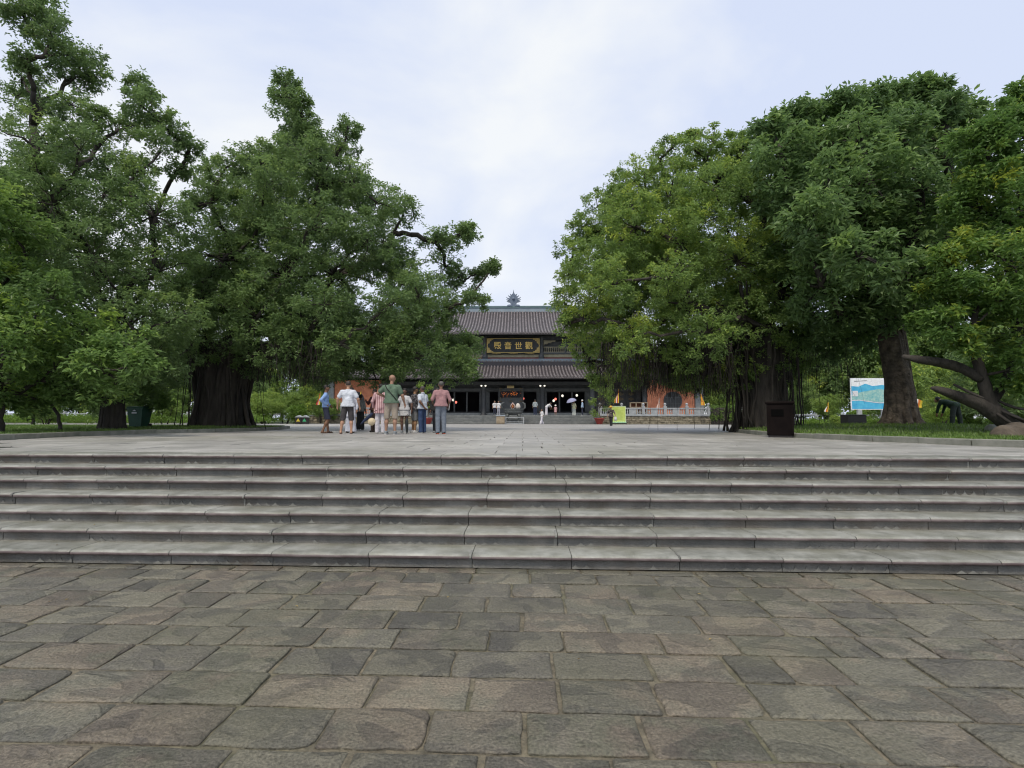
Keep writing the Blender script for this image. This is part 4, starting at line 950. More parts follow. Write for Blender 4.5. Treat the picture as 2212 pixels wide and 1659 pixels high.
# ================================================================ PEOPLE
def sdf_mesh(prims, vox, k=.03, clip=None, flat=1.0):
    """smooth union of round cones -> closed surface (naive surface nets). prims: (a,b,ra,rb[,k])"""
    A = np.array([p[0] for p in prims], float); B = np.array([p[1] for p in prims], float)
    ra = np.array([p[2] for p in prims]); rb = np.array([p[3] for p in prims])
    mr = max(ra.max(), rb.max())
    lo = np.minimum(A-ra[:, None], B-rb[:, None]).min(0)-vox*2.5-.01; hi = np.maximum(A+ra[:, None], B+rb[:, None]).max(0)+vox*2.5+.01
    n = np.ceil((hi-lo)/vox).astype(int)+1
    ax = [lo[i]+vox*np.arange(n[i]) for i in range(3)]
    D = np.full(n, 10.0, np.float32)
    for a, b, r0, r1, *kk in prims:
        a = np.array(a, float); b = np.array(b, float); kq = kk[0] if kk else k
        m = max(r0, r1)+kq*2+vox*2
        s = []
        for i in range(3):
            l = int(max(0, math.floor((min(a[i], b[i])-m-lo[i])/vox))); h = int(min(n[i], math.ceil((max(a[i], b[i])+m-lo[i])/vox)+1)); s.append(slice(l, h))
        X, Y, Zz = np.meshgrid(ax[0][s[0]], ax[1][s[1]], ax[2][s[2]], indexing='ij')
        P = np.stack([X, Y, Zz], -1); ba = b-a; L = ba@ba
        t = np.clip(((P-a)@ba)/L, 0, 1) if L > 1e-9 else np.zeros(X.shape)
        q = P-(a+t[..., None]*ba); d = np.sqrt((q**2).sum(-1))-(r0+(r1-r0)*t)
        o = D[s[0], s[1], s[2]]
        hh = np.clip(.5+.5*(o-d)/kq, 0, 1); D[s[0], s[1], s[2]] = np.where(o > 5, d, o*(1-hh)+d*hh-kq*hh*(1-hh))
    if clip is not None:
        X, Y, Zz = np.meshgrid(*ax, indexing='ij')
        for f in clip: D = np.maximum(D, f(X, Y, Zz).astype(np.float32))
    S = D < 0
    ins = np.zeros(np.array(n)-1, bool); al = np.ones(np.array(n)-1, bool)
    sumv = np.zeros(tuple(np.array(n)-1)+(3,)); cnt = np.zeros(np.array(n)-1)
    cs = [(i, j, l) for i in (0, 1) for j in (0, 1) for l in (0, 1)]
    def sub(T, c): return T[c[0]:T.shape[0]-1+c[0], c[1]:T.shape[1]-1+c[1], c[2]:T.shape[2]-1+c[2]]
    for c in cs:
        v = sub(S, c); ins |= v; al &= v
    act = ins & ~al
    for c in cs:
        for d in range(3):
            if c[d]: continue
            e = list(c); e[d] = 1; d0 = sub(D, c); d1 = sub(D, tuple(e)); cr = (sub(S, c) != sub(S, tuple(e)))
            t = np.where(cr, d0/np.where(np.abs(d0-d1) < 1e-9, 1e-9, d0-d1), 0)
            p = np.zeros(d0.shape+(3,)); 
            for q in range(3): p[..., q] = c[q]
            p[..., d] += t; sumv += p*cr[..., None]; cnt += cr
    idx = np.full(act.shape, -1); ii = np.argwhere(act); idx[act] = np.arange(len(ii))
    V = lo+(ii+sumv[act]/np.maximum(cnt[act], 1)[:, None])*vox
    F = []
    for d in range(3):
        u, w = [(1, 2), (2, 0), (0, 1)][d]
        a0 = [slice(1, -1)]*3; a0[d] = slice(0, -1); a1 = list(a0); a1[d] = slice(1, None)
        s0 = S[tuple(a0)]; s1 = S[tuple(a1)]; cr = np.argwhere(s0 != s1)
        if not len(cr): continue
        flip = s0[tuple(cr.T)]
        base = cr+1; base[:, d] -= 1
        def cell(du, dw):
            c = base.copy(); c[:, u] += du; c[:, w] += dw; return idx[tuple(c.T)]
        q = np.stack([cell(-1, -1), cell(0, -1), cell(0, 0), cell(-1, 0)], 1)
        q[~flip] = q[~flip][:, ::-1]; F.append(q)
    F = np.concatenate(F); F = F[(F >= 0).all(1)]
    if flat != 1.0: V[:, 1] *= flat
    return V, F
SKIN = {}
def skin(c):
    if c not in SKIN: SKIN[c] = mat('skin', c, tuple(v*.85 for v in c), 9, .55, spec=.35, local=True)
    return SKIN[c]
CL = {}
def cloth(name, c, c2=None, rough=.85, **kw):
    key = (name, c)
    if key not in CL: CL[key] = mat(name, c, c2 or tuple(v*.82 for v in c), kw.pop('scale', 7), rough, kw.pop('bump', .035), 9, local=True, **kw)
    return CL[key]
def striped(name, c1, c2, f=9):
    m = mat(name, c1, None, rough=.85); nt = m.node_tree; b = nt.nodes['Principled BSDF']; tcn = N(nt, 'ShaderNodeTexCoord'); w = N(nt, 'ShaderNodeTexWave', wave_type='BANDS', bands_direction='X'); w.inputs['Scale'].default_value = f; w.inputs['Distortion'].default_value = 1.0
    nt.links.new(tcn.outputs['Object'], w.inputs[0]); r = N(nt, 'ShaderNodeValToRGB'); r.color_ramp.elements[0].color = (*c1, 1); r.color_ramp.elements[1].color = (*c2, 1); r.color_ramp.elements[0].position = .35; r.color_ramp.elements[1].position = .7
    nt.links.new(w.outputs[0], r.inputs[0]); nt.links.new(r.outputs[0], b.inputs['Base Color']); return m
DARK = mat('dark_feature', (.02, .015, .012), None, rough=.4); LIP = mat('lip', (.25, .09, .07), None, rough=.5)
def person(label, px, foot, h=1.7, face=0, Y=None, floor=None, skinc=(.33, .19, .12), wf=1.0, belly=0, arms=None, legs=None, bend=None, hair=('short', (.02, .017, .015)), top=None, bottom=None, shoes=None, vox=.013, head=(0, 0), group=None, lean=0, twist=0):
    """face: heading in degrees, 0 = away from the camera, 90 = towards the left, -90 = to the right, 180 = towards us"""
    floor = Z0+.003 if floor is None else floor
    if Y is None: Y = 18.3*34/(foot-906)
    p = at(px, foot, Y); root = empty('person', (p.x, Y, floor), R_(face)); tag(root, label, 'person', group)
    s = h/1.75; V3 = lambda x, y, z: np.array((x, y, z))*s
    J = dict(hipL=(-.085, 0, .93), hipR=(.085, 0, .93), kneL=(-.10, .015, .50), kneR=(.10, .015, .50), ankL=(-.105, -.02, .085), ankR=(.105, -.02, .085),
             shL=(-.170*wf, 0, 1.385), shR=(.170*wf, 0, 1.385), elL=(-.245*wf, -.03, 1.12), elR=(.245*wf, -.03, 1.12), wrL=(-.26*wf, .04, .90), wrR=(.26*wf, .04, .90), head=(0, .02, 1.645), neck=(0, -.005, 1.47), chest=(0, 0, 1.32), waist=(0, 0, 1.10), pelvis=(0, 0, .97))
    if legs: J.update(legs)
    if arms: J.update(arms)
    if bend:      # bend the upper body forward at the hips
        a = R_(bend)
        for k in ('shL', 'shR', 'elL', 'elR', 'wrL', 'wrR', 'head', 'neck', 'chest', 'waist'):
            if arms and k in arms: continue
            x, y, z = J[k]; z -= .95; J[k] = (x, y*math.cos(a)+z*math.sin(a), .95+z*math.cos(a)-y*math.sin(a))
    J = {k: V3(*v) for k, v in J.items()}
    hd = J['head']+V3(head[0], head[1], 0)*.5
    W = wf*s
    X = np.array((1., 0, 0)); lat = unit((J['shR']-J['shL'])[None])[0]
    fl = .72    # the trunk is flatter than wide: two rows of cones side by side
    def trunk(g=0, low=True, bl=belly):
        P = []
        for sg in (-1, 1):
            P += [(J['chest']+lat*sg*.085*W, J['chest']+lat*sg*.085*W+(J['neck']-J['chest'])*.45, .090*s+g, .055*s+g), (J['waist']+lat*sg*.055*W, J['chest']+lat*sg*.08*W, .095*s+g+bl*.4, .10*s+g), (J['pelvis']+lat*sg*.065*W, J['waist']+lat*sg*.055*W, .105*s+g, .095*s+g+bl*.4)]
        if bl: f = np.array((0, 1., 0)); P.append((J['waist']+f*bl, J['waist']+f*bl*.8-np.array((0, 0, .08)), .10*s+g, .10*s+g))
        return P
    prims = trunk(-.006)
    prims += [(J['chest']+(J['neck']-J['chest'])*.6, J['neck']+(hd-J['neck'])*.35, .062*s, .052*s, .04), (hd+V3(0, -.015, .035), hd+V3(0, .005, -.01), .088*s, .080*s, .03), (hd+V3(0, .03, -.03), hd+V3(0, .045, -.075), .062*s, .042*s, .03),
              (hd+V3(0, .088, .0), hd+V3(0, .108, -.025), .012*s, .017*s, .012), (hd+V3(.086, -.005, .01), hd+V3(.088, -.005, -.025), .016*s, .012*s, .008), (hd+V3(-.086, -.005, .01), hd+V3(-.088, -.005, -.025), .016*s, .012*s, .008)]
    for q, sg in (('L', -1), ('R', 1)):
        sh, el, wr, hp, kn, an = (J[k+q] for k in ('sh', 'el', 'wr', 'hip', 'kne', 'ank'))
        prims += [(sh-lat*sg*.05*s, sh, .065*s, .058*s*max(1, wf*.96)), (sh, el, .056*s*wf, .042*s), (el, el+(wr-el)*.35, .042*s, .041*s), (el+(wr-el)*.35, wr, .041*s, .027*s)]
        f = unit((wr-el)[None])[0]; prims.append((wr, wr+f*.075*s, .026*s, .034*s, .015))
        prims += [(hp, kn, .088*s*(.9+.1*wf), .056*s), (kn, kn+(an-kn)*.35+V3(0, -.012, 0), .054*s, .056*s), (kn+(an-kn)*.35+V3(0, -.012, 0), an, .056*s, .036*s)]
        toe = (an-kn); fw = np.array((0, 1., 0)); fw = fw if 'toe'+q not in J else unit((J['toe'+q])[None])[0]
        prims += [(an+V3(0, -.03, -.045), an+fw*.14*s+V3(0, 0, -.06), .034*s, .026*s, .02), (an, an+V3(0, 0, -.03), .036*s, .036*s, .02)]
    V, F = sdf_mesh(prims, vox, .035*s)
    # fingers: five bent, tapering, of unequal length, grown out of the palm
    fv = MB()
    if vox < .02:
        for q, sg in (('L', -1), ('R', 1)):
            el, wr = J['el'+q], J['wr'+q]; f = unit((wr-el)[None])[0]; side = unit(np.cross(f, X*1.0 if abs(f[0]) < .9 else np.array((0, 1., 0)))[None])[0]
            palm = wr+f*.075*s; inn = -lat*sg
            for k, L in enumerate((.070, .080, .085, .078, .06)):
                o = side*(k-2)*.017*s
                if k == 0: b0 = wr+f*.035*s+side*-.028*s; pts = [b0, b0-side*.022*s+f*.018*s+inn*.006, b0-side*.026*s+f*.045*s+inn*.016]; rr_ = [.011*s, .010*s, .008*s]
                else: b0 = palm+o; pts = [b0, b0+f*L*.45*s+inn*.006, b0+f*L*.85*s+inn*.022, b0+f*L*1.0*s+inn*.036]; rr_ = [.0105*s, .0095*s, .0085*s, .006*s]
                fv.tube(pts, rr_, 6)
    # toes stay inside shoes, sandals show the foot itself
    me = mesh_np('body', V, F, [skin(skinc)], None, True); 
    if fv.v:
        nb = len(V); 
        import bmesh
        bm = bmesh.new(); bm.from_mesh(me)
        vv = [bm.verts.new(v) for v in fv.v]
        for fc in fv.f: nf = bm.faces.new([vv[i] for i in fc]); nf.smooth = True
        bm.to_mesh(me); bm.free()
    link('body', me, root)
    cz = lambda z, below=True: (lambda X_, Y_, Zz: (z*s-Zz) if below else (Zz-z*s))
    # ---- lower clothing
    if bottom:
        kind, m, *ex = bottom; P = []
        g = .022*s
        if kind in ('shorts', 'trousers', 'wide'):
            P += [(J['pelvis']+lat*sg*.06*W, J['waist']+lat*sg*.05*W-np.array((0, 0, .07*s)), .112*s+g*.3+belly*.3, .10*s+g*.2+belly*.3) for sg in (-1, 1)]
            for q in 'LR':
                hp, kn, an = J['hip'+q], J['kne'+q], J['ank'+q]
                if kind == 'shorts': P += [(hp, kn-(kn-hp)*(ex[1] if len(ex) > 1 else -.02), .104*s, .090*s)]
                elif kind == 'trousers': P += [(hp, kn, .104*s, .084*s), (kn+V3(0, -.008, 0), an+V3(0, .0, -.02), .084*s, .074*s)]
                else: P += [(hp, kn, .108*s, .095*s), (kn, an+V3(0, 0, -.02), .095*s, .125*s)]
        elif kind == 'skirt': P += [(J['pelvis'], (J['kneL']+J['kneR'])/2, .13*s, .15*s)]+[(J['hip'+q], J['kne'+q]+V3(.03 if q == 'R' else -.03, 0, 0), .12*s, .115*s) for q in 'LR']
        hem = ex[0] if ex else None
        cl = [cz(1.06, False)] if not bend else []
        if hem: cl.append(cz(hem))
        elif kind == 'wide': cl.append(cz(.045))
        elif kind == 'trousers': cl.append(cz(.035))
        V, F = sdf_mesh(P, vox, .03*s, cl or None); link(kind if kind != 'wide' else 'wide_trousers', mesh_np(kind, V, F, [m], None, True), root)
    if top:
        kind, m, *ex = top; g = .014*s; P = trunk(g)
        sleeve = {'tee': .62, 'polo': .62, 'long': 1.9, 'tank': .15, 'half': 1.25}[kind]
        for q, sg in (('L', -1), ('R', 1)):
            sh, el, wr = J['sh'+q], J['el'+q], J['wr'+q]
            P += [(sh-lat*sg*.05*s, sh, .075*s, .066*s*max(1, wf*.96)), (J['neck']-V3(0, 0, .03), sh, .052*s, .055*s)]
            if sleeve <= 1: P.append((sh, sh+(el-sh)*sleeve, .072*s*wf, .070*s if sleeve < .3 else .078*s))
            else: P += [(sh, el, .072*s*wf, .058*s), (el, el+(wr-el)*min(1, sleeve-1), .056*s, .045*s)]
        P.append((J['neck']+(J['chest']-J['neck'])*.45, J['neck']+(hd-J['neck'])*.02, .075*s, .062*s))
        bot = ex[0] if ex else .93
        if bot < .93: P += [((J['hipL']+J['hipR'])/2, J['waist'], .16*s*wf, .13*s*wf)]+[(np.array((sg*.09*s, 0, (bot+.02)*s)), J['waist']+lat*sg*.05*s, .15*s, .10*s) for sg in (-1, 1)]
        else: P += [(J['pelvis']+lat*sg*.07*W, J['waist']+lat*sg*.055*W, .118*s+belly*.4, .11*s+belly*.4) for sg in (-1, 1)]
        cl = [cz(bot)] if not bend else []
        # the collar leaves the neck free
        hz = J['neck'][2]+.018*s
        if not bend: cl.append(lambda X_, Y_, Zz: Zz-hz)
        V, F = sdf_mesh(P, vox, .03*s, cl or None); link('shirt', mesh_np('shirt', V, F, [m], None, True), root)
        if kind == 'polo':
            b = MB(); nk = J['neck']+V3(0, 0, .02); b.lathe([(.078*s, -.012), (.070*s, .02), (.060*s, .03), (.066*s, 0)], tuple(nk), 14, sy=1.0); b.build('collar', m, root)
    # ---- hair
    if hair:
        kind, col = hair; hm = cloth('hair', col, rough=.6, scale=30) if len(hair) == 2 else hair
        P = [(hd+V3(0, -.02, .042), hd+V3(0, -.012, .01), .094*s, .090*s)]
        cl = [lambda X_, Y_, Zz: (Y_-(hd[1]+.055*s))*.8-(Zz-(hd[2]+.05*s))*1.1 if False else (Y_-hd[1]-.035*s)-(Zz-hd[2]-.02*s)*1.6]
        if kind == 'short': cl.append(lambda X_, Y_, Zz: (hd[2]-.035*s)-Zz)
        if kind == 'buzz': P = [(hd+V3(0, -.016, .037), hd+V3(0, -.005, .0), .091*s, .085*s)]; cl.append(lambda X_, Y_, Zz: (hd[2]-.03*s)-Zz)
        if kind == 'bob': P.append((hd+V3(0, -.04, 0), hd+V3(0, -.05, -.08), .088*s, .075*s))
        if kind == 'long': P += [(hd+V3(0, -.04, 0), hd+V3(0, -.06, -.12), .090*s, .08*s), (hd+V3(0, -.06, -.12), hd+V3(0, -.115, -.42), .085*s, .06*s)]
        if kind == 'bun': P.append((hd+V3(0, -.12, .03), hd+V3(0, -.125, .05), .045*s, .04*s))
        V, F = sdf_mesh(P, vox, .02*s, cl if kind not in ('long',) else [lambda X_, Y_, Zz: np.minimum((Y_-hd[1]-.035*s)-(Zz-hd[2]-.02*s)*1.6, 9)])
        link('hair', mesh_np('hair', V, F, [hm], None, True), root)
    if vox < .02:
        for sg in (-1, 1):
            b = MB(); c = hd+V3(sg*.032, .083, .012); b.lathe([(.001, -.007), (.010, -.003), (.010, .003), (.001, .007)], tuple(c), 8, sy=.5); b.build('eye', DARK, root)
        b = MB(); c = hd+V3(0, .088, -.062); b.lathe([(.004, -.005), (.022, 0), (.004, .005)], tuple(c), 8, sy=.35); b.build('mouth', LIP, root)
    if shoes:
        kind, m, *ex = shoes
        for q in 'LR':
            an = J['ank'+q]
            if kind == 'sandal':
                b = MB(); b.tube([an+V3(0, -.07, -.081), an+V3(0, .02, -.083), an+V3(0, .10, -.084), an+V3(0, .185, -.083)], [.036*s, .040*s, .048*s, .028*s], 8)
                b.v = [(x, y, min(z, an[2]-.063*s) if z > an[2]-.08*s else max(.0, z)) for x, y, z in b.v]
                for yy in (.05, .11): b.tube([an+V3(-.042, yy, -.07), an+V3(-.02, yy, -.022), an+V3(.02, yy, -.022), an+V3(.042, yy, -.07)], .009*s, 5)
                b.build('sandal', m, root)
            else:
                P = [(an+V3(0, -.035, -.04), an+V3(0, .13, -.052), .046*s, .038*s), (an+V3(0, .0, -.0), an+V3(0, .02, -.04), .046*s, .048*s)]
                V, F = sdf_mesh(P, vox, .02*s, [lambda X_, Y_, Zz: .006-Zz, lambda X_, Y_, Zz, a=an: Zz-(a[2]+.025*s)])
                sh_ = link('shoe', mesh_np('shoe', V, F, [m], None, True), root)
                if ex:
                    b = MB(); b.prism([(an[0]+x*s, an[1]+y*s) for x, y in ((-.035, -.085), (.035, -.085), (.046, -.03), (.05, .09), (.035, .165), (-.02, .175), (-.045, .12), (-.048, 0))], 'z', .001, .022*s); b.build('sole', ex[0], sh_)
    return root, J, s
cream = (.62, .58, .48)
wht = cloth('white_cotton', (.62, .66, .74)); 
# the group standing in a ring, left of the steps' middle
G = 'tour group standing in a ring on the plaza'
def grp(k): return dict(group=G)
w = cloth
# 1 woman, blue shirt
person('woman in light blue shirt and navy shorts, hand on hip, leftmost of the group', 702, 939, 1.66, -75, skinc=(.22, .12, .075), hair=('short', (.012, .010, .010)),
       arms=dict(elR=(.30, -.14, 1.20), wrR=(.17, .03, 1.03), elL=(-.26, .0, 1.15), wrL=(-.17, .14, 1.02)), legs=dict(kneR=(.10, .11, .50), ankR=(.10, -.08, .085), kneL=(-.09, .05, .5), ankL=(-.09, .10, .085)),
       top=('long', w('light_blue_shirt', (.24, .38, .68)), .93), bottom=('shorts', w('navy_cloth', (.022, .028, .055)), .50), shoes=('sandal', w('sandal_leather', (.05, .035, .03))), group=G, lean=1)
# 2 man white tee
m2, J2, s2 = person('man in a white t-shirt and dark grey shorts seen from behind, holding a camera', 750, 940, 1.76, 14, skinc=(.48, .28, .19), wf=1.12, hair=('buzz', (.05, .035, .03)),
       arms=dict(elL=(-.33, .02, 1.16), wrL=(-.34, .12, .92), elR=(.33, -.02, 1.15), wrR=(.38, .08, .90)), legs=dict(kneL=(-.15, .01, .5), ankL=(-.21, -.02, .085), kneR=(.12, .01, .5), ankR=(.13, -.02, .085)),
       top=('tee', w('white_cotton', (.62, .66, .74)), .90), bottom=('shorts', w('charcoal_cloth', (.055, .05, .055)), .44, -.10), shoes=('sandal', w('flipflop', (.10, .04, .03))), group=G)
# 3 guide in white
person('woman in wide white trousers and long white tunic behind the man in white t-shirt', 757, 938.2, 1.60, 175, skinc=(.42, .25, .17), hair=('long', (.012, .011, .012)),
       top=('long', w('white_silk', (.58, .60, .70)), .62), bottom=('wide', w('white_silk', (.60, .62, .72))), shoes=('shoe', w('black_shoe', (.02, .02, .02))), group=G)
# 4 woman grey top
person('woman with long black hair in a grey top and black trousers seen from behind', 778, 931, 1.60, -12, skinc=(.16, .09, .06), hair=('long', (.012, .011, .012)), wf=1.02,
       top=('half', w('grey_knit', (.24, .25, .25)), .92), bottom=('wide', w('black_cloth', (.018, .018, .02))), shoes=('shoe', w('black_shoe', (.02, .02, .02))), group=G)
# 5 person maroon, umbrella + hat
m5, J5, s5 = person('person in dark maroon half hidden on the left of the pink striped shirt', 808, 936.5, 1.60, 150, skinc=(.13, .07, .05), hair=('short', (.015, .012, .012)),
       arms=dict(elR=(.30, .05, 1.18), wrR=(.26, .20, 1.26), elL=(-.27, .05, 1.12), wrL=(-.26, .2, .96)),
       top=('long', w('maroon_cloth', (.055, .02, .022)), .9), bottom=('trousers', w('dark_brown_cloth', (.035, .022, .02))), shoes=('shoe', w('black_shoe', (.02, .02, .02))), group=G)
# 6 woman pink stripes
person('woman in a long pink striped shirt and white trousers beside the tall man in green', 821, 940, 1.66, 12, skinc=(.30, .17, .12), hair=('bun', (.015, .012, .012)), wf=1.05,
       arms=dict(elL=(-.28, .0, 1.14), wrL=(-.25, .10, .93), elR=(.26, .06, 1.17), wrR=(.16, .24, 1.18)),
       top=('long', striped('pink_stripes', (.58, .40, .41), (.34, .17, .19), 5), .72), bottom=('trousers', w('white_linen', (.62, .60, .66))), shoes=('shoe', w('white_shoe', (.5, .5, .5))), group=G, head=(.02, 0))
# 7 tall bald man
m7, J7, s7 = person('tall bald man in green t-shirt and khaki shorts with a black strap across his back', 844, 941.5, 1.90, -4, skinc=(.34, .20, .14), wf=1.22, belly=.02, hair=None, head=(.04, 0),
       arms=dict(elL=(-.40, -.02, 1.22), wrL=(-.20, .12, 1.10), elR=(.33, .02, 1.15), wrR=(.37, .12, .92)), legs=dict(kneL=(-.13, .01, .5), ankL=(-.14, -.02, .085), kneR=(.12, .01, .5), ankR=(.13, -.02, .085)),
       top=('tee', w('green_cotton', (.105, .165, .115)), .92), bottom=('shorts', w('khaki_cloth', (.34, .29, .24)), .46, -.08), shoes=('shoe', w('grey_trainer', (.20, .22, .24)), w('white_sole', (.6, .6, .6))), group=G)
b = MB(); b.tube([(-.20*s7, -.02, 1.50*s7), (-.10*s7, -.145*s7, 1.36*s7), (.06*s7, -.155*s7, 1.18*s7), (.20*s7, -.10*s7, 1.0*s7)][::1], .016, 4)
b.v = [(-x, y, z) if False else (x, y, z) for x, y, z in b.v]; b.build('strap', w('black_strap', (.015, .015, .015)), m7)
# 8 woman short white skirt
m8, J8, s8 = person('woman in a white top and short white skirt half hidden behind the tall man', 873, 938.5, 1.56, 170, skinc=(.13, .07, .05), hair=('long', (.012, .011, .012)), wf=.95,
       arms=dict(elR=(.27, .05, 1.15), wrR=(.2, .2, 1.0), elL=(-.3, .0, 1.14), wrL=(-.32, .05, .9)), top=('tee', w('white_jersey', (.50, .50, .52)), .9), bottom=('skirt', w('white_jersey', (.52, .52, .53)), .68), shoes=('shoe', w('grey_trainer', (.25, .27, .28)), w('white_sole', (.6, .6, .6))), group=G)
# 9 man patterned shirt
pat = w('leaf_print_shirt', (.022, .022, .026), (.15, .14, .15), scale=13, lo=.47, hi=.55)
person('man in dark leaf-print shirt and grey shorts beside the man in white polo', 895, 938.2, 1.63, -55, skinc=(.30, .17, .09), hair=('short', (.02, .018, .016)), wf=1.05, belly=.02,
       arms=dict(elR=(.27, .04, 1.15), wrR=(.18, .2, 1.1), elL=(-.27, .04, 1.15), wrL=(-.16, .2, 1.1)), top=('half', pat, .88), bottom=('shorts', w('grey_cloth', (.17, .175, .18)), .47), shoes=('shoe', w('white_shoe', (.55, .55, .55)), w('white_sole', (.6, .6, .6))), group=G)
# 10 man white polo, jeans
person('man in a white polo shirt and blue jeans looking to the left', 912, 938.5, 1.64, 62, skinc=(.22, .12, .08), wf=1.05, belly=.035, hair=('buzz', (.06, .05, .045)),
       arms=dict(elR=(.27, .0, 1.14), wrR=(.24, .06, .90), elL=(-.28, -.10, 1.16), wrL=(-.12, -.16, .98)), top=('polo', w('white_polo', (.60, .65, .74)), .90), bottom=('trousers', w('blue_denim', (.035, .065, .15))), shoes=('shoe', w('navy_shoe', (.02, .03, .06)), w('white_sole', (.6, .6, .6))), group=G)
# 11 man pink shirt
m11, J11, s11 = person('man in a pink shirt and grey trousers holding white papers, right end of the group', 952, 940.3, 1.74, 20, skinc=(.20, .11, .075), wf=1.1, belly=.02, hair=('buzz', (.10, .095, .09)),
       arms=dict(elL=(-.30, -.01, 1.16), wrL=(-.25, .18, 1.06), elR=(.30, -.03, 1.15), wrR=(.27, .08, .97)), top=('half', w('dusty_pink_shirt', (.36, .20, .21)), .92), bottom=('trousers', w('blue_grey_cloth', (.17, .20, .25))), shoes=('shoe', w('black_shoe', (.02, .02, .02)), w('orange_sole', (.45, .10, .05))), group=G)
# 12 behind him
person('person in dark clothes hidden behind the man in the pink shirt', 944, 937.4, 1.62, 165, skinc=(.2, .11, .08), hair=('short', (.015, .012, .012)), top=('long', w('black_jacket', (.02, .02, .024)), .85), bottom=('trousers', w('black_cloth', (.02, .022, .03))), shoes=('shoe', w('white_shoe', (.5, .5, .5))), group=G)
def world_pt(root, p):
    return root.matrix_world @ Vector(p)
bpy.context.view_layer.update()
# things in hands (each its own object)
def folded_umbrella(top, tip, col, label, name='folded_umbrella'):
    a = Vector(top); c = Vector(tip); r_ = empty(name, a); tag(r_, label, 'umbrella')
    d = c-a; b = MB(); b.tube([d*.12, d*.3, d*.55, d*.8, d*.95], [.03, .06, .052, .034, .01], 8); b.build('canopy', w('umbrella_cloth', col), r_)
    b = MB(); b.tube([d*-.02, d*.12], .008, 5); b.tube([d*.94, d], .004, 4); b.build('shaft', DARK, r_)
    b = MB(); u = Vector((.03, 0, 0)); b.tube([d*0, d*-.05, d*-.08+u, d*-.05+u*2, d*-.02+u*2], .011, 6); b.build('handle', w('umbrella_handle', (.03, .02, .015)), r_); return r_
p5 = world_pt(m5, J5['wrL']); folded_umbrella(at(809, 889, 17.6), at(777, 918, 17.6), (.018, .03, .075), 'dark blue folded umbrella slanting down beside the pink striped shirt')
p8 = world_pt(m8, J8['wrL']); folded_umbrella(at(878.5, 899, 17.7), at(879, 939, 17.7), (.015, .02, .022), 'black folded umbrella hanging point down between the skirt and the leaf-print shirt')
h5 = at(803, 911, 17.5); b = MB(); b.lathe([(.125, 0), (.12, .01), (.08, .05), (.04, .08), (.01, .095), (.01, .085), (.04, .07), (.08, .04), (.11, .004)], (0, 0, 0), 20); ho = b.build('palm_hat', w('palm_straw', (.60, .50, .34)), None, h5); ho.rotation_euler = (R_(80), R_(14), 0); tag(ho, 'beige conical palm hat held low beside the white trousers', 'hat')
pc = world_pt(m2, J2['wrR']+np.array((.0, .10, -.08))); b = MB(); b.box(-.06, .06, -.03, .03, -.04, .04, 0, .008); b.lathe([(.03, 0), (.03, .05), (.026, .055)], (0, 0, 0), 10); co = b.build('camera_bag', DARK, None, pc); tag(co, 'small black camera in the hand of the man in the white t-shirt', 'camera')
pp_ = world_pt(m11, J11['wrR']+np.array((.03, .06, -.02))); b = MB(); b.box(-.004, .004, -.10, .11, -.16, .14, 0, 0); b.box(.006, .010, -.09, .12, -.15, .15); o = b.build('papers', w('paper', (.7, .7, .72)), None, pp_); o.rotation_euler = (0, .1, R_(20)); tag(o, 'white papers in the hand of the man in the pink shirt', 'papers')

# ---- far visitors
TF = TZ+.005
FV = .022
wd = (.66, .66, .68)
person('visitor in white with a dark backpack on the left of the incense burner', 1079, 0, 1.62, 160, Y=61.2, floor=TF, vox=FV, top=('tee', w('white_cotton_far', wd), .9), bottom=('trousers', w('pale_grey_trousers', (.35, .36, .42))), shoes=('shoe', w('white_shoe', (.5, .5, .5))), hair=('short', (.02, .02, .02)))
person('visitor in white half hidden behind another white-clad visitor near the incense burner', 1071, 0, 1.68, 200, Y=62.3, floor=TF, vox=FV, top=('tee', w('white_cotton_far', wd), .9), bottom=('trousers', w('navy_cloth', (.022, .028, .055))), shoes=('shoe', w('white_shoe', (.5, .5, .5))), hair=('short', (.02, .02, .02)))
person('visitor in a pale vest and navy trousers facing the central door', 1154, 0, 1.78, 0, Y=61.4, floor=TF, vox=FV, top=('half', w('grey_vest', (.30, .34, .36)), .9), bottom=('trousers', w('dark_blue_trousers', (.02, .03, .07))), shoes=('shoe', w('white_shoe', (.5, .5, .5))), hair=('short', (.02, .02, .02)))
person('visitor in all white bending forward at the top of the temple steps', 1177, 0, 1.72, -65, Y=61.2, floor=TF, vox=FV, bend=52, arms=dict(elL=(-.2, .55, 1.0), wrL=(-.2, .62, .76), elR=(.2, .55, 1.0), wrR=(.2, .62, .76)), top=('half', w('white_cotton_far', wd)), bottom=('wide', w('white_linen', (.62, .60, .66))), shoes=('shoe', w('white_shoe', (.5, .5, .5))), hair=('short', (.02, .02, .02)))
person('small child in a pink dress and white sun hat on the terrace', 1196, 0, 1.12, 175, Y=61.1, floor=TF, vox=.016, top=('tee', w('pink_dress', (.62, .36, .38)), .55), shoes=('shoe', w('white_shoe', (.5, .5, .5))), hair=('short', (.02, .02, .02)))
mu, Ju, su = person('visitor in a long white dress under a pale umbrella', 1234, 0, 1.60, 170, Y=61.1, floor=TF, vox=FV, arms=dict(elR=(.2, .12, 1.2), wrR=(.1, .2, 1.42)), top=('half', w('pale_yellow_top', (.60, .60, .40)), .8), bottom=('wide', w('pale_dress', (.50, .53, .50))), shoes=('shoe', w('white_shoe', (.5, .5, .5))), hair=('bob', (.02, .02, .02)))
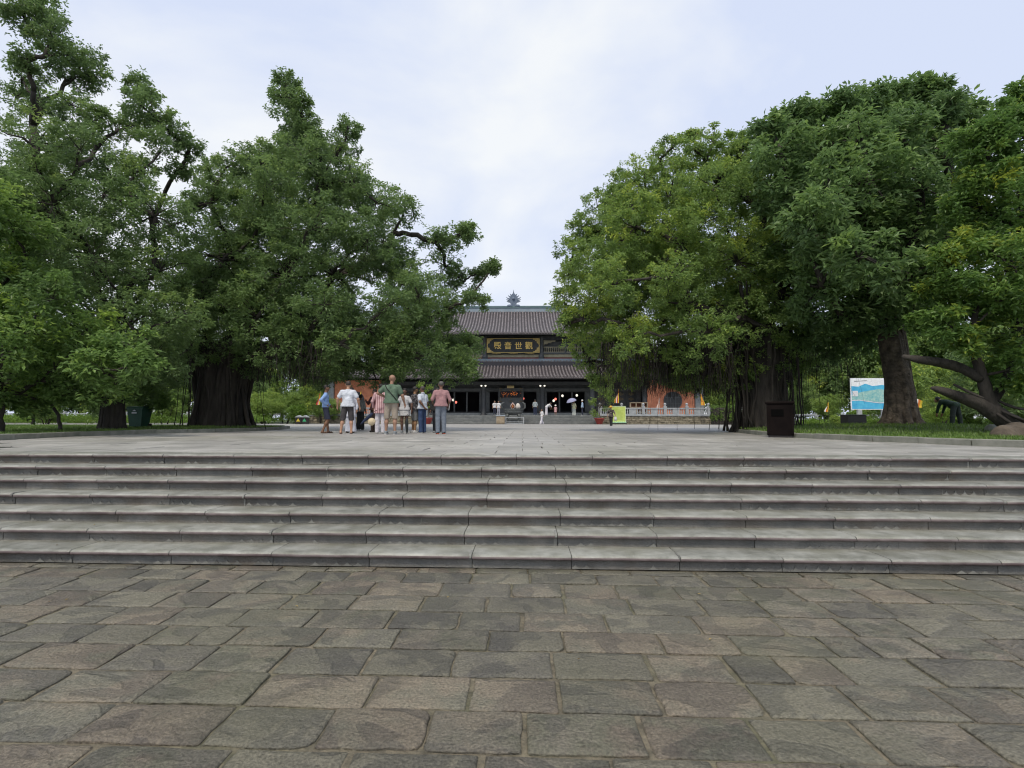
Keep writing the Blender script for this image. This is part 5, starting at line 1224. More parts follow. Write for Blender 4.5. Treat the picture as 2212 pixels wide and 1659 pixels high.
person('visitor in a light blue shirt and white cap beside the umbrella', 1251, 0, 1.74, 90, Y=61.3, floor=TF, vox=FV, top=('long', w('sky_blue_shirt', (.36, .48, .66)), .88), bottom=('trousers', w('navy_cloth', (.022, .028, .055))), shoes=('shoe', w('white_shoe', (.5, .5, .5))), hair=('short', (.02, .02, .02)))
person('visitor in a grey shirt sitting back in the shade of the right door', 1268, 0, 1.6, 90, Y=64.2, floor=TF, vox=FV, top=('half', w('grey_far_shirt', (.16, .17, .19)), .88), bottom=('trousers', w('black_cloth', (.018, .018, .02))), shoes=('shoe', w('black_shoe', (.02, .02, .02))), hair=('short', (.02, .02, .02)))
person('woman in white walking on the plaza at the foot of the temple steps', 1168, 0, 1.58, 120, Y=57.0, vox=FV, legs=dict(kneL=(-.09, .12, .5), ankL=(-.09, .24, .09), kneR=(.09, -.02, .5), ankR=(.09, -.2, .10)), arms=dict(elR=(.2, .12, 1.2), wrR=(.12, .2, 1.4)), top=('half', w('white_cotton_far', wd), .88), bottom=('wide', w('white_linen', (.62, .60, .66))), shoes=('shoe', w('white_shoe', (.5, .5, .5))), hair=('long', (.02, .02, .02)))
camo = w('camouflage_shirt', (.02, .02, .018), (.16, .13, .12), scale=9, lo=.45, hi=.56)
mh, Jh, sh_ = person('person in yellow sun hat and mottled dark shirt carrying a white bag', 1310, 0, 1.50, 165, Y=42.5, vox=.016, legs=dict(kneL=(-.06, .03, .5), ankL=(-.05, .06, .085), kneR=(.06, .0, .5), ankR=(.05, -.06, .085)), wf=1.15, arms=dict(elL=(-.32, -.02, 1.15), wrL=(-.38, .02, .92)), top=('half', camo, .82), bottom=('trousers', w('black_cloth', (.018, .018, .02))), shoes=('shoe', w('black_shoe', (.02, .02, .02))), hair=('short', (.02, .02, .02)))
mw, Jw, sw = person('worker in dark green bending over the right lawn', 2018, 0, 1.72, 20, Y=21.5, floor=Z0+.12, vox=.015, bend=68, legs=dict(kneL=(-.20, .0, .5), ankL=(-.26, .0, .085), kneR=(.20, .0, .5), ankR=(.28, .0, .085)), arms=dict(elL=(-.18, .50, .92), wrL=(-.16, .58, .66), elR=(.18, .50, .92), wrR=(.16, .58, .66)), top=('long', w('dark_green_jacket', (.012, .035, .024))), bottom=('trousers', w('dark_teal_trousers', (.010, .020, .020))), shoes=('shoe', w('black_shoe', (.02, .02, .02))), hair=('short', (.02, .02, .02)))
bpy.context.view_layer.update()
def hat(root, J, s, col, label, r=.2, cone=.12):
    p = world_pt(root, J['head']); b = MB(); b.lathe([(r, .02), (r*.98, .035), (.105, .055), (.10, .11), (.07, cone+.03), (.01, cone+.04)], (0, 0, 0), 16); o = b.build('sun_hat', w('hat_cloth', col), None, (p.x, p.y, p.z+.0)); tag(o, label, 'hat'); return o
hat(mh, Jh, sh_, (.62, .36, .06), 'yellow orange sun hat on the person in mottled dark shirt', .22)
# child and cap
def far_hat(px, Y, z, col, label, r): 
    p = at(px, 0, Y); b = MB(); b.lathe([(r, 0), (r, .015), (.105, .03), (.10, .09), (.05, .13), (.01, .135)], (0, 0, 0), 14); o = b.build('sun_hat', w('hat_cloth', col), None, (p.x, Y, z)); tag(o, label, 'hat')
far_hat(1196, 61.1, TF+1.06, (.7, .68, .64), 'white sun hat on the small child in pink', .15)
far_hat(1251, 61.3, TF+1.64, (.7, .7, .7), 'white cap on the visitor in the light blue shirt', .12)
# open umbrella
pu = world_pt(mu, Ju['wrR']); u = empty('open_umbrella', (pu.x-.1, pu.y, pu.z)); tag(u, 'pale lilac umbrella open over the visitor in the long dress', 'umbrella'); u.rotation_euler = (.15, -.28, 0)
b = MB(); n = 8; prof = [(.02, .62), (.25, .58), (.45, .46), (.58, .27)]
vs = []; fs = []
for r0, z in prof:
    for k in range(16):
        a = math.pi*2*k/16; q = 1 if k % 2 == 0 else .955; vs.append((r0*q*math.cos(a), r0*q*math.sin(a), z))
for i in range(3):
    for k in range(16): fs.append((i*16+k, i*16+(k+1) % 16, i*16+16+(k+1) % 16, i*16+16+k))
k0 = len(vs); vs += [(x, y, z-.012) for x, y, z in vs]; fs += [tuple(q+k0 for q in reversed(f)) for f in list(fs)]
b.add(vs, fs, 0); b.build('canopy', w('lilac_canopy', (.34, .35, .52)), u)
b = MB(); b.tube([(0, 0, -.1), (0, 0, .66)], .012, 5); b.build('shaft', DARK, u)
p = world_pt(mh, Jh['wrL']); b = MB(); b.lathe([(.03, 0), (.09, -.06), (.13, -.22), (.11, -.32), (.03, -.34)], (0, 0, 0), 10, sy=.5); b.tube([(-.02, 0, 0), (0, 0, .06), (.02, 0, 0)], .006, 4); o = b.build('plastic_bag', w('white_plastic', (.6, .6, .62)), None, (p.x, p.y-.02, p.z-.05)); tag(o, 'white plastic bag hanging from the hand of the person in the yellow hat', 'bag')

# ================================================================ OBJECTS ON THE PLAZA
M['bronze'] = mat('dark_bronze', (.05, .055, .055), (.10, .11, .11), 8, .5, .02, 20, metal=.3)
M['redpot'] = mat('red_glazed_pot', (.20, .022, .018), (.26, .035, .03), 5, .35)
M['green'] = mat('green_plastic', (.010, .055, .035), (.016, .075, .05), 3, .45)
M['blackbox'] = mat('black_plastic', (.012, .011, .012), (.022, .02, .02), 3, .5)
M['brownbin'] = mat('brown_metal_bin', (.006, .0045, .0045), (.011, .008, .0075), 2, .9, spec=.08)  # brown kept near black, the deep shade on the bin is in the colour
M['bench'] = mat('beige_wood_box', (.28, .22, .15), (.36, .30, .22), 4, .7)
# incense burner
Y = 59.2 if False else 57.8; p = at(1109, 0, Y); r_ = empty('incense_burner', (p.x, Y, Z0)); tag(r_, 'dark bronze incense burner on legs before the central door', 'incense burner')
b = MB(); b.lathe([(.3, .95), (.75, 1.0), (.95, 1.15), (1.02, 1.35), (.95, 1.42), (1.08, 1.52), (1.08, 1.6), (.9, 1.6), (.85, 1.45), (.05, 1.4)], (0, 0, 0), 18, sy=.6); b.build('bowl', M['bronze'], r_)
for sx_ in (-1, 1):
    for sy_ in (-1, 1): b = MB(); b.tube([(sx_*.55, sy_*.25, 1.05), (sx_*.68, sy_*.32, .7), (sx_*.55, sy_*.28, .3), (sx_*.66, sy_*.32, .0)], [.2, .14, .11, .17], 8); b.build('leg', M['bronze'], r_)
for s in (-1, 1): b = MB(); b.tube([(s*.95, 0, 1.5), (s*1.25, 0, 1.75), (s*1.2, 0, 2.15), (s*.95, 0, 2.3)], [.09, .1, .12, .06], 7); b.build('handle', M['bronze'], r_)
b = MB(); b.box(-1.0, 1.0, -.5, .5, 0, .12, 0, .02); b.build('base', M['stone'], r_)
sh = empty('altar_ornament', (p.x-.05, Y, Z0+1.58)); sh.scale = (.66, .66, .66); tag(sh, 'flame-shaped pale altar ornament on top of the incense burner', 'ornament')
b = MB(); flame = [(0, 1.12), (.12, .95), (.30, .75), (.37, .5), (.32, .28), (.2, .12), (.08, 0), (-.08, 0), (-.2, .12), (-.32, .28), (-.37, .5), (-.30, .75), (-.12, .95)]
b.prism([(x, z) for x, z in flame], 'y', -.05, .05); b.build('frame', w('pale_pink_frame', (.62, .45, .40)), sh)
b = MB(); b.prism([(x*.72, .08+z*.72) for x, z in flame], 'y', -.08, -.051); b.build('panel', w('dark_panel', (.08, .03, .02)), sh)
b = MB(); b.lathe([(.02, .2), (.12, .25), (.14, .4), (.08, .5), (.10, .58), (.05, .7), (.01, .72)], (0, -.09, 0), 10, sy=.4); b.build('figure', w('red_gold', (.45, .16, .05)), sh)
b = MB(); b.lathe([(.02, 0), (.22, .05), (.28, .3), (.2, .5), (.12, .62), (.02, .66)], (0, 0, 0), 12); o = b.build('flower_vase', w('white_flowers', (.6, .55, .5)), None, (p.x+.5, Y-.1, Z0+1.55)); tag(o, 'white bunch of flowers beside the altar ornament', 'flowers')
# offering box and low railing before it
Y = 56.6; p = at(1083, 0, Y); r_ = empty('offering_box', (p.x, Y, Z0)); tag(r_, 'beige offering box with a pale top, left of the low rail', 'box')
b = MB(); b.box(-.42, .42, -.35, .35, .06, .84, 0, .02); b.build('body', M['bench'], r_); b = MB(); b.box(-.47, .47, -.4, .4, .84, .90, 0, .01); b.build('lid', w('pale_blue_top', (.40, .48, .58)), r_); b = MB(); b.box(-.38, .38, -.3, .3, 0, .06); b.build('base', DARK, r_)
for s in (-1, 1): b = MB(); b.box(s*.2-.14, s*.2+.14, -.37, -.351, .2, .7); b.build('panel', M['bench'], r_)
p = at(1112, 0, Y); r_ = empty('low_railing', (p.x, Y, Z0)); tag(r_, 'low grey railing standing in front of the incense burner', 'railing')
for x in (-.92, .92): b = MB(); b.box(x-.05, x+.05, -.05, .05, 0, .76); b.build('post', M['stone'], r_)
for z in (.24, .70): b = MB(); b.box(-.87, .87, -.03, .03, z-.035, z+.035); b.build('rail', M['stone'], r_)
# carved altar screen in the central doorway with candle lights
Y = 65.2; p = at(1104, 0, Y); r_ = empty('altar_screen', (p.x, Y, Z0+1.2)); tag(r_, 'carved dark screen with gold corners in the central doorway', 'screen')
b = MB(); b.box(-1.45, 1.45, -.05, .05, .0, 3.05, 0, .02); b.build('panel', M['wood2'], r_)
for s in (-1, 1): b = MB(); b.box(s*1.45-.08, s*1.45+.08, -.1, .1, 0, 3.15, 0, .02); b.build('post', M['wood'], r_)
b = MB(); b.box(-1.3, 1.3, -.08, -.051, 1.9, 2.65); b.build('recess', M['inside'], r_)
b = MB()
for zz in (1.45, 1.85, 2.72, 2.98):
    for x in (-1.2, 0, 1.2): b.box(x-.2, x+.2, -.11, -.081, zz-.025, zz+.025); b.box(x-.045, x+.045, -.115, -.08, zz-.09, zz+.09)
b.build('gold_ornament', M['goldbrown'], r_)
rr2 = random.Random(8); b = MB()
for k in range(46):
    x = rr2.gauss(0, .62); x = max(-1.2, min(1.2, x)); z = 2.28+rr2.gauss(0, .13); b.lathe([(.008, -.03), (.022, 0), (.008, .035)], (x, -.12, z), 6)
b.build('candle_lights', M['candle'], r_)
b = MB(); b.box(-.4, .4, -.06, .0, -.14, .14, 0, .01); o = b.build('small_sign', w('yellow_sign', (.62, .48, .22)), None, (p.x-.02, 63.9, Z0+4.30)); tag(o, 'small pale yellow sign hanging above the central doorway', 'sign')
b = MB()
for s in (-1, 1): b.tube([(s*.3, 0, .13), (s*.3, 0, 1.2)], .01, 4)
b.build('hanger', DARK, o)
b = MB(); b.box(-.3, .3, -.066, -.06, -.02, .02); b.build('print_line', w('sign_brown', (.25, .15, .05)), o)
for k, (px, py, Y, red, lab) in enumerate(((1043-72, 859, 67.5, 1, 'reddish lantern high in the left doorway, leftmost'), (979, 864, 68.5, 0, 'small white lantern in the left doorway between two red ones'), (985, 869, 69, 1, 'small red lantern lowest in the left doorway'),
        (1130, 861, 67, 1, 'small red lantern right of the altar screen'), (1196, 865.5, 68, 0, 'pale lantern low in the doorway right of centre'), (1200, 862, 69, 1, 'red lantern touching a pale one in the doorway right of centre'), (1215, 855, 68, 0, 'white lantern high beside the door post above the umbrella'), (1246, 854, 68, 0, 'white lantern in the rightmost doorway'))):
    q = at(px, py, Y); b = MB(); b.lathe([(.03, -.16), (.11, -.11), (.15, 0), (.11, .11), (.03, .16)], (0, 0, 0), 10); o = b.build('lantern', M['redglow'] if red else M['lampglow'], None, q); tag(o, lab, 'lantern')
    b = MB(); b.tube([(0, 0, .15), (0, 0, max(.3, 6.35+0-q.z+.85))], .008, 4); b.build('cord', DARK, o)
# wooden notice frame on the terrace
p = at(1367, 0, 62.5); r_ = empty('wooden_rack', (p.x, 62.5, TZ)); tag(r_, 'wooden rack with six reddish compartments behind the right balustrade', 'rack')
for x in (-.95, -.32, .32, .95): b = MB(); b.box(x-.05, x+.05, -.2, .2, 0, 1.5); b.build('upright', M['bench'], r_)
for z in (.35, .95, 1.46): b = MB(); b.box(-.99, .99, -.22, .22, z-.04, z+.04); b.build('shelf', M['bench'], r_)
b = MB(); b.box(-.95, .95, .14, .17, .35, 1.45); b.build('back', w('reddish_back', (.16, .06, .035)), r_)
# green banner stand
Y = 57.2; p = at(1325, 0, Y); r_ = empty('banner', (p.x, Y, Z0)); r_.scale = (.77, 1, .76); tag(r_, 'lime green standing banner with a white border at the foot of the rubble wall', 'banner')
b = MB(); b.box(-.92, .92, -.02, .02, .28, 2.42); b.build('sheet', mat('lime_print', (.42, .52, .10), (.55, .64, .20), 1.2, .5), r_)
b = MB()
for (x0, x1, z0, z1) in ((-1.0, 1.0, 2.42, 2.5), (-1.0, -.92, .2, 2.42), (.92, 1.0, .2, 2.42)): b.box(x0, x1, -.035, .035, z0, z1)
b.build('border', w('pale_green_frame', (.58, .70, .45)), r_)
b = MB(); rr2 = random.Random(2)
for k in range(13): z = 2.02-k*.115; x1 = rr2.uniform(.35, .78); b.box(-.66, x1*.9 if k else .2, -.026, -.021, z, z+.022)
b.build('print_lines', w('olive_print', (.28, .42, .05)), r_)
b = MB()
for k in range(8): x = -.9+k*.257; b.lathe([(.02, 0), (.16, .04), (.18, .13), (.1, .22), (.01, .25)], (x, -.05, .14), 8)
b.build('foam_base', w('pale_mint', (.38, .62, .40)), r_)
b = MB(); b.box(-1.05, 1.05, -.3, .3, 0, .14, 0, .02); b.build('base', DARK, r_)
# potted trees
def potted(px, Y, label, hh, leafm, seed, tint, cl, potm='redpot', leaf=(.16, .09)):
    p = at(px, 0, Y); r_ = empty('potted_tree', (p.x, Y, Z0)); tag(r_, label, 'potted tree')
    b = MB(); b.lathe([(.28, 0), (.30, .06), (.5, .5), (.56, .58), (.56, .66), (.48, .66), (.44, .56)], (0, 0, 0), 16); b.build('pot', M[potm], r_)
    b = MB(); b.tube(bez((0, 0, .5), (.05, 0, hh*.55), (.15, 0, 0), 6, .4), [.06, .055, .05, .045, .04, .035, .03], 6)
    cen = np.array([(x, y, z) for x, y, z, q in cl]); rad = np.array([q for x, y, z, q in cl])
    for c in cen: b.tube(bez((.04, 0, hh*.45), c, (0, 0, .1), 3, .3), [.025, .018, .012, .006], 4)
    b.build('trunk', M['barkD'], r_)
    me = leaf_mesh('crown', cen, rad*1.2, 130, leaf[0], leaf[1], leafm, np.full(len(cen), tint), seed, rosette=7); link('crown', me, r_)
rq = random.Random(4)
potted(1286, 57.2, 'potted tree in a red bowl at the right end of the temple steps', 3.9, M['leafF'], 5, .55, [(rq.uniform(-1.25, 1.25)*(.5+z/5), rq.uniform(-.5, .5), z, rq.uniform(.25, .42)) for z in (1.0, 1.3, 1.6, 2.2, 2.5, 2.8, 2.9, 3.1, 3.3, 3.6, 3.7, 3.9, 2.4, 3.4)])
potted(934, 57.0, 'yellow-green potted tree in a red bowl behind the man in the white polo', 3.9, M['brightgrass'], 6, .7, [(rq.uniform(-.9, .9), rq.uniform(-.4, .4), z, rq.uniform(.25, .4)) for z in (1.9, 2.2, 2.5, 2.7, 3.0, 3.3, 3.6, 3.9, 4.1, 2.9, 3.5)])
# flags
M['flagY'] = mat('flag_yellow', (.70, .50, .05), None, rough=.8); M['flagW'] = mat('flag_white', (.70, .70, .70), None, rough=.8); M['flagR'] = mat('flag_red', (.55, .05, .03), None, rough=.8); M['flagO'] = mat('flag_orange', (.65, .20, .04), None, rough=.8); M['flagB'] = mat('flag_blue', (.04, .08, .35), None, rough=.8)
M['pole'] = mat('thin_pole', (.04, .04, .04), None, rough=.5)
def flag(px, py, Y, h, wid, dirn, label, order='YRWO', fly=0):
    """cloth hanging from the top of its pole; dirn = side it hangs to, fly = how far the wind lifts it"""
    p = at(px, py, Y); top = p.z-Z0; r_ = empty('flag', (p.x, Y, Z0)); tag(r_, label, 'flag')
    b = MB(); b.tube([(0, 0, 0), (0, 0, top+.12)], .014, 5); b.build('pole', M['pole'], r_)
    n = len(order); rows = 9; vs = []; fs = []; ms = []
    for j in range(rows+1):
        t = j/rows
        for i in range(n+1):
            u = i/n; drop = u*h*.45*(1-fly); wv = .05*math.sin(u*8+t*2+px)
            x = dirn*(u*wid*(.30+.70*min(1, t*1.4)) if not fly else u*wid*(1-.15*t)); z = top-h*t*(1-.45*u*(1-fly))-drop-(fly*u*u*h*.35)
            vs.append((x+wv*.3, wv*1.5, z))
    for j in range(rows):
        for i in range(n): a = j*(n+1)+i; fs.append((a, a+1, a+n+2, a+n+1)); ms.append('BYRWO'.index(order[i]))
    k0 = len(vs); vs += [(x, y+.006, z) for x, y, z in vs]; fs += [tuple(q+k0 for q in reversed(f)) for f in list(fs)]
    b = MB(); b.add(vs, fs); b.m = ms+ms; b.s = [True]*len(b.f)
    b.build('flag_cloth', [M['flagB'], M['flagY'], M['flagR'], M['flagW'], M['flagO']], r_)
flag(1337, 839, 58.0, 1.55, .55, -1, 'hanging striped flag above the lime banner', 'YRWOY')
flag(1513, 843, 58.5, 1.6, .45, 1, 'hanging yellow and orange flag at the right end of the balustrade', 'YOYRY')
flag(692, 845, 55, 1.4, .35, -1, 'hanging red and white flag left of the woman in light blue', 'YRWR')
flag(780, 843, 58.5, .95, .25, -1, 'hanging pale yellow flag in front of the left orange wall', 'YWW')
flag(1424, 858, 61, 1.3, .3, -1, 'hanging white and orange flag in front of the right orange wall', 'WOW')
flag(352, 848, 44, .85, 1.0, -1, 'flag blowing left, seen between the two left tree trunks', 'YOWWR', .45)
flag(1966, 858, 44, .75, 1.0, 1, 'striped flag blowing right beside the thick mottled trunk', 'YRWOY', .35)
flag(2184, 832, 44, 1.1, .6, 1, 'yellow and white flag behind the leaning tree', 'YWOW')
flag(1789, 868, 44, .8, .3, -1, 'short striped flag left of the blue map board', 'YROW')
# map board
Y = 42; a = at(1836, 817, Y); c = at(1926, 885, Y); r_ = empty('map_board', ((a.x+c.x)/2, Y, Z0)); tag(r_, 'blue and white aerial map board behind the mottled trunk', 'sign board')
hw = (c.x-a.x)/2; z0, z1 = c.z-Z0, a.z-Z0
b = MB(); b.box(-hw, hw, -.04, .04, z0, z1, 0, .01); b.build('board', w('board_white', (.80, .84, .88), bump=0), r_)
def flatp(pts, y, m, name): q = MB(); q.prism(pts, 'y', y-.004, y); q.build(name, m, r_)
H = z1-z0; xx = lambda u: -hw+.05+u*(2*hw-.1); zz = lambda v: z0+.05+v*(H-.1)
flatp([(xx(0), zz(0)), (xx(1), zz(0)), (xx(1), zz(.72)), (xx(.8), zz(.80)), (xx(.55), zz(.76)), (xx(.36), zz(.84)), (xx(.18), zz(.74)), (xx(0), zz(.76))], -.041, w('map_blue', (.04, .32, .60), (.10, .48, .68), scale=2, bump=0), 'map_sea')
flatp([(xx(0), zz(.30)), (xx(.2), zz(.31)), (xx(.4), zz(.27)), (xx(.7), zz(.22)), (xx(1), zz(.24)), (xx(1), zz(.62)), (xx(.7), zz(.66)), (xx(.4), zz(.6)), (xx(.2), zz(.55)), (xx(0), zz(.46))], -.047, w('map_land', (.14, .40, .44), (.36, .55, .50), scale=6, bump=0), 'map_land')
flatp([(xx(0), zz(.27)), (xx(.2), zz(.28)), (xx(.4), zz(.24)), (xx(.7), zz(.19)), (xx(1), zz(.20)), (xx(1), zz(.235)), (xx(.7), zz(.215)), (xx(.4), zz(.265)), (xx(.2), zz(.305)), (xx(0), zz(.30))], -.053, w('map_white', (.68, .70, .74), bump=0), 'map_road')
flatp([(xx(.02), zz(.42)), (xx(.16), zz(.42)), (xx(.16), zz(.60)), (xx(.02), zz(.60))], -.059, w('map_white', (.68, .70, .74), bump=0), 'map_legend')
flatp([(xx(.08), zz(.91)), (xx(.40), zz(.93)), (xx(.40), zz(.945)), (xx(.08), zz(.925))], -.045, w('map_ink', (.06, .07, .12), bump=0), 'title_line')
for x in (-hw*.6, hw*.6): b = MB(); b.box(x-.15, x+.15, -.1, .1, 0, z0); b.build('post', M['stone'], r_)
# bins and boxes
p = at(1686, 943, 15.6); r_ = empty('litter_bin', (p.x, 15.6, Z0)); tag(r_, 'big dark brown litter bin with an open slot, on the kerb before the right banyan', 'litter bin'); r_.rotation_euler = (0, 0, R_(-25))
b = MB(); b.box(-.36, .36, -.36, .36, .06, .98, 0, .02); b.build('body', M['brownbin'], r_); b = MB(); b.box(-.40, .40, -.40, .40, .98, 1.05, 0, .02); b.build('lid', M['brownbin'], r_)
b = MB(); b.box(-.24, .1, -.375, -.361, .62, .82); b.build('slot', mat('slot_black', (.003, .003, .003), None, rough=.95, spec=.05), r_); b = MB(); b.box(-.33, .33, -.33, .33, 0, .06); b.build('base', DARK, r_)
r_.scale = (.92, .92, .95)
for s in (-1, 1): b = MB(); b.box(s*.33-.03, s*.33+.03, -.385, -.361, .1, .95); b.build('edge_strip', M['brownbin'], r_)
p = at(1844, 925, 26.0); r_ = empty('speaker_box', (p.x, 26.0, lawn_z(p.x, 26))); tag(r_, 'square black box on short white feet on the right lawn', 'box')
b = MB(); b.box(-.42, .42, -.3, .3, .12, .62, 0, .02); b.build('body', M['blackbox'], r_); b = MB(); b.box(-.43, .43, -.31, .31, .62, .65, 0, .01); b.build('lid', w('grey_lid', (.15, .16, .16)), r_)
for sx_ in (-1, 1):
    for sy_ in (-1, 1): b = MB(); b.box(sx_*.33-.04, sx_*.33+.04, sy_*.22-.04, sy_*.22+.04, -.03, .12); b.build('foot', w('board_white', (.68, .72, .78), bump=0), r_)
p = at(300, 928, 22.0); r_ = empty('wheeled_bin', (p.x, 22.0, Z0+.1)); tag(r_, 'dark green wheeled bin standing on the left lawn', 'bin')
b = MB(); b.add([(-.24, -.24, .08), (.24, -.24, .08), (.24, .24, .08), (-.24, .24, .08), (-.31, -.3, .78), (.31, -.3, .78), (.31, .33, .78), (-.31, .33, .78)], [(3, 2, 1, 0), (4, 5, 6, 7), (0, 1, 5, 4), (1, 2, 6, 5), (2, 3, 7, 6), (3, 0, 4, 7)]); b.box(-.33, .33, -.32, .35, .76, .80); b.build('body', M['green'], r_)
b = MB(); b.prism([(-.33, .80), (.37, .80), (.37, .86), (.1, .90), (-.28, .88)], 'x', -.34, .34); b.build('lid', M['green'], r_)
for s in (-1, 1): b = MB(); b.prism([(.26+.1*math.cos(a*math.pi/6), .1+.1*math.sin(a*math.pi/6)) for a in range(12)], 'x', s*.27-.03, s*.27+.03); b.build('wheel', M['blackbox'], r_)
b = MB(); b.tube([(-.28, .36, .84), (-.28, .42, .88), (.28, .42, .88), (.28, .36, .84)], .016, 5); b.build('handle', M['green'], r_)
b = MB(); b.box(-.1, .1, -.325, -.32, .60, .66); b.prism([(-.08, .7), (.08, .7), (0, .76)], 'y', -.325, -.32); b.build('label', w('board_white', (.68, .72, .78), bump=0), r_)
p = at(653, 909, 52); r_ = empty('recycling_box', (p.x, 52, Z0)); tag(r_, 'dark double recycling box with a yellow and a green triangle, left of the rubble wall', 'recycling box')
for s, m_, nm in ((-1, w('yellow_triangle', (.62, .50, .06), bump=0), 'yellow'), (1, w('green_triangle', (.05, .40, .18), bump=0), 'green')):
    x = s*.30; b = MB(); b.box(x-.28, x+.28, -.25, .25, .02, .66, 0, .02); b.build('body', M['blackbox'], r_); b = MB(); b.prism([(x-.34, .66), (x+.34, .66), (x, .86)], 'y', -.32, .32); b.build('roof', M['stone'], r_)
    b = MB(); b.prism([(x-.19, .26), (x+.19, .26), (x, .56)], 'y', -.262, -.252); b.build('triangle', m_, r_)
# hedge and shrubs ------------------------------------------------------
def shrub(name, label, cat, p, spheres, leafm, leaf, n, tint, seed, stems=True, group=None, cr=.3, dens=1.0):
    r_ = empty(name, p); tag(r_, label, cat, group); cen, rad, t, own = clusters(spheres, dens, cr, seed, tint, .1, .1)
    k = cen[:, 2] > .02; cen, rad, t = cen[k], rad[k], t[k]
    link('foliage', leaf_mesh('foliage', cen, rad, n, leaf[0], leaf[1], leafm, t, seed), r_)
    b = MB(); rj = random.Random(seed)
    for c, R in spheres: b.tube([(c[0]*.3, c[1]*.3, -.05), (c[0]*.7, c[1]*.7, c[2]*.5), (c[0], c[1], c[2]+R*.3)], [.05, .04, .015], 5)
    b.build('stems', M['bark'], r_); return r_
a = at(1540, 0, 57.5); r_ = empty('hedge', (a.x, 57.5, Z0)); tag(r_, 'clipped dark green block hedge at the right end of the balustrade', 'hedge')
rn = np.random.default_rng(9); hp = rn.uniform((-1.1, -.6, .35), (1.3, .6, 1.95), (260, 3)); link('foliage', leaf_mesh('foliage', hp, np.full(260, .22), 44, .13, .07, M['grass'], np.full(260, .45), 9), r_)
b = MB(); b.box(-1.1, 1.2, -.5, .5, 0, 1.75, 0, .1); b.build('stems', M['bark'], r_)
rs = random.Random(12)
for (px, Y, h, lab, lm, ti) in ((668, 54, 2.1, 'clipped round bright shrub behind the recycling box', 'brightgrass', .15), (640, 57, 3.3, 'tall leafy shrub left of the left orange wall', 'leafF', .5), (600, 55, 3.6, 'loose green shrub right of the big left trunk', 'leafF', .6), (566, 54, 1.6, 'low bright shrub beside the big left trunk', 'brightgrass', .35), (585, 60, 4.4, 'tall bushy shrub further behind the big left trunk', 'leafC', .4),
        (395, 50, 2.6, 'soft green shrub between the flag and the big left trunk', 'leafF', .45), (715, 59, 3.4, 'wispy brown-green shrub in front of the left grey pillar', 'leafC', .3),
        (1575, 52, 1.6, 'small bright shrub right of the block hedge', 'brightgrass', .4), (1760, 50, 3.2, 'leafy shrub left of the map board', 'leafF', .5), (1812, 46, 1.3, 'clipped flat-topped shrub under the left of the map board', 'brightgrass', .25), (1988, 42, 1.9, 'yellow-green clipped shrub behind the bending worker', 'brightgrass', .6), (2060, 47, 4.2, 'green shrub behind the leaning limbs', 'leafF', .5), (2000, 50, 4.0, 'green shrub right of the mottled trunk', 'leafF', .6), (1775, 44, .9, 'low mixed shrub left of the black box', 'leafC', .4), (150, 47, 2.0, 'low green shrub behind the road at the far left', 'leafF', .4), (2160, 44, 1.8, 'rounded brown-green shrub behind the leaning tree', 'leafC', .2)):
    p = at(px, 0, Y); sp = []
    for k in range(5): a = rs.uniform(0, 6.28); sp.append((Vector((math.cos(a)*h*.28, math.sin(a)*h*.25, h*rs.uniform(.3, .72))), h*rs.uniform(.2, .3)))
    shrub('shrub', lab, 'shrub', (p.x, Y, Z0), sp, M[lm], (.14, .075), 46, ti, int(px), cr=.26)
# ground cover strips beyond the roads
def cover(name, x0, x1, y0, y1, n, h):
    r = np.random.default_rng(int(abs(x0)*10)); P = np.stack([r.uniform(x0, x1, n), r.uniform(y0, y1, n), np.full(n, Z0+.05)], 1); P[:, 2] += h*(.35+.5*r.random(n))*(1+.3*np.sin(P[:, 0]*.9))
    me = leaf_mesh(name, P, np.full(n, .22), 9, .17, .08, M['brightgrass'], np.clip(.15+.3*r.random(n), 0, 1), 4); o = link(name, me); tag(o, kind='stuff')
    b = MB(); b.box(x0, x1, y0, y1, -.02, .0); 
cover('left_ground_cover', -70, -24, 48, 56, 5200, .75); cover('right_ground_cover', 26, 70, 46, 54, 4200, .6)
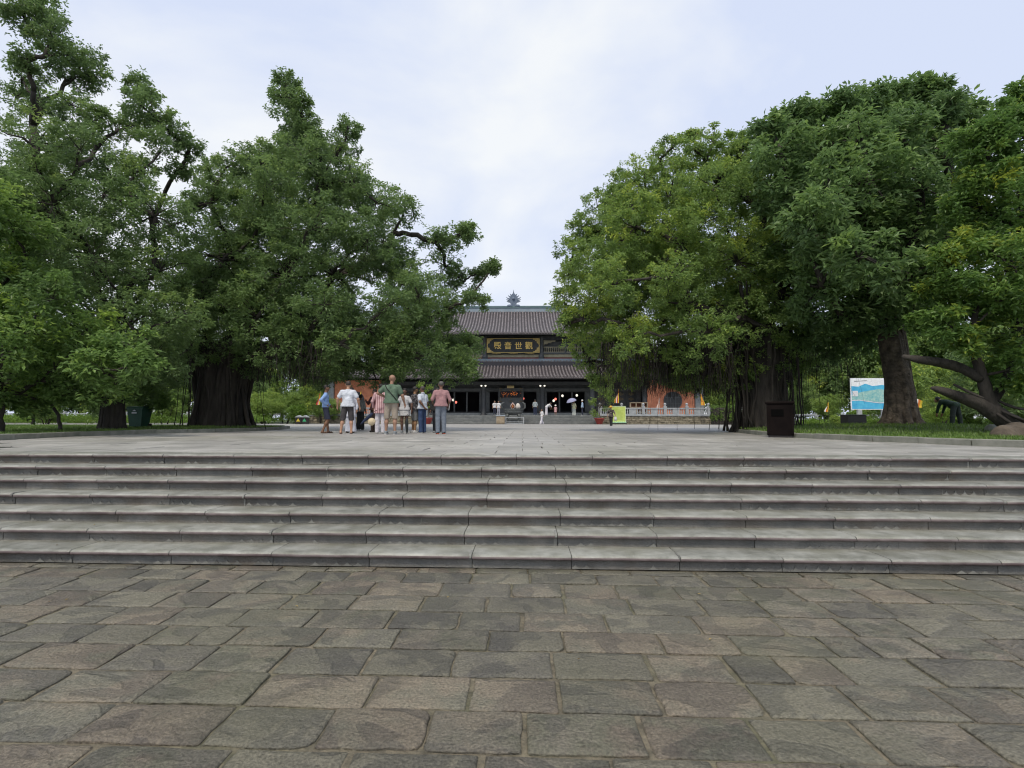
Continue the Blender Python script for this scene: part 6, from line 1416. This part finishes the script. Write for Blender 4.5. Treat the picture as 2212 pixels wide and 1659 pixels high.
# stone rail fences along the far gardens
def fence(x0, x1, y, label):
    r_ = empty('garden_fence', ((x0+x1)/2, y, Z0)); tag(r_, label, 'fence'); L = (x1-x0)/2; n = int(L*2/3.2)
    for k in range(n+1): x = -L+2*L*k/n; b = MB(); b.box(x-.13, x+.13, -.13, .13, 0, 1.25, 0, .03); b.build('post', M['stone'], r_)
    for z in (.55, 1.0): b = MB(); b.box(-L, L, -.07, .07, z-.07, z+.07, 0, .02); b.build('rail', M['stone'], r_)
fence(-72, -25, 57.5, 'long grey stone rail fence behind the ground cover, far left'); fence(27, 72, 56, 'long grey stone rail fence behind the ground cover, far right')
# rocks by the leaning tree
def rock(px, py, Y, sx_, sy_, sz, lab, seed, m='rock'):
    p = at(px, py, Y); r = random.Random(seed); prims = [((0, 0, .0), (sx_*.5, 0, .0), .8*sz, .6*sz), ((-sx_*.4, 0, 0), (0, sy_*.3, sz*.3), .7*sz, .6*sz), ((sx_*.2, -sy_*.3, 0), (sx_*.4, sy_*.3, sz*.2), .6*sz, .5*sz)]
    V, F = sdf_mesh(prims, .05, .1); V += .03*np.sin(V[:, [1, 2, 0]]*11); o = link('rock', mesh_np('rock', V, F, [M[m]], None, True), None, (p.x, Y, lawn_z(p.x, Y)-.05)); tag(o, lab, 'rock')
rock(2205, 940, 13.2, .9, .7, .42, 'large brown rock at the right edge under the leaning tree', 1)
rock(2168, 905, 15.5, .7, .5, .32, 'pale flat rock under the foot of the leaning limbs', 2, 'kerb')
# fallen leaves
b = MB(); r = random.Random(31)
for k in range(70):
    if k < 26: x = r.uniform(-5, 5); y = r.uniform(1.9, 5.1); z = .008
    elif k < 40: i = r.randrange(6); x = r.uniform(-5, 5); y = YS+i*TR+r.uniform(.08, .3); z = (i+1)*RI+.004
    else: y = r.uniform(7.5, 20); x = r.uniform(-.6, .45)*y*1.3; z = Z0+.006
    s = r.uniform(.012, .028)*(1 if k < 40 else 1.6); a = r.uniform(0, 6.3); c, q = math.cos(a), math.sin(a)
    b.add([(x, y, z), (x+s*c*.5-s*.3*q, y+s*q*.5+s*.3*c, z+.006), (x+s*c*1.2, y+s*q*1.2, z+.002), (x+s*c*.5+s*.3*q, y+s*q*.5-s*.3*c, z+.006)], [(0, 1, 2, 3)], k % 2)
o = b.build('fallen_leaves', [mat('dry_leaf', (.30, .22, .07), None, rough=.7), mat('brown_leaf', (.10, .07, .03), None, rough=.8)]); tag(o, kind='stuff')
print('TRIS', sum(len(o.data.loops)-2*len(o.data.polygons) for o in bpy.data.objects if o.type == 'MESH' and o.data.users >= 1))
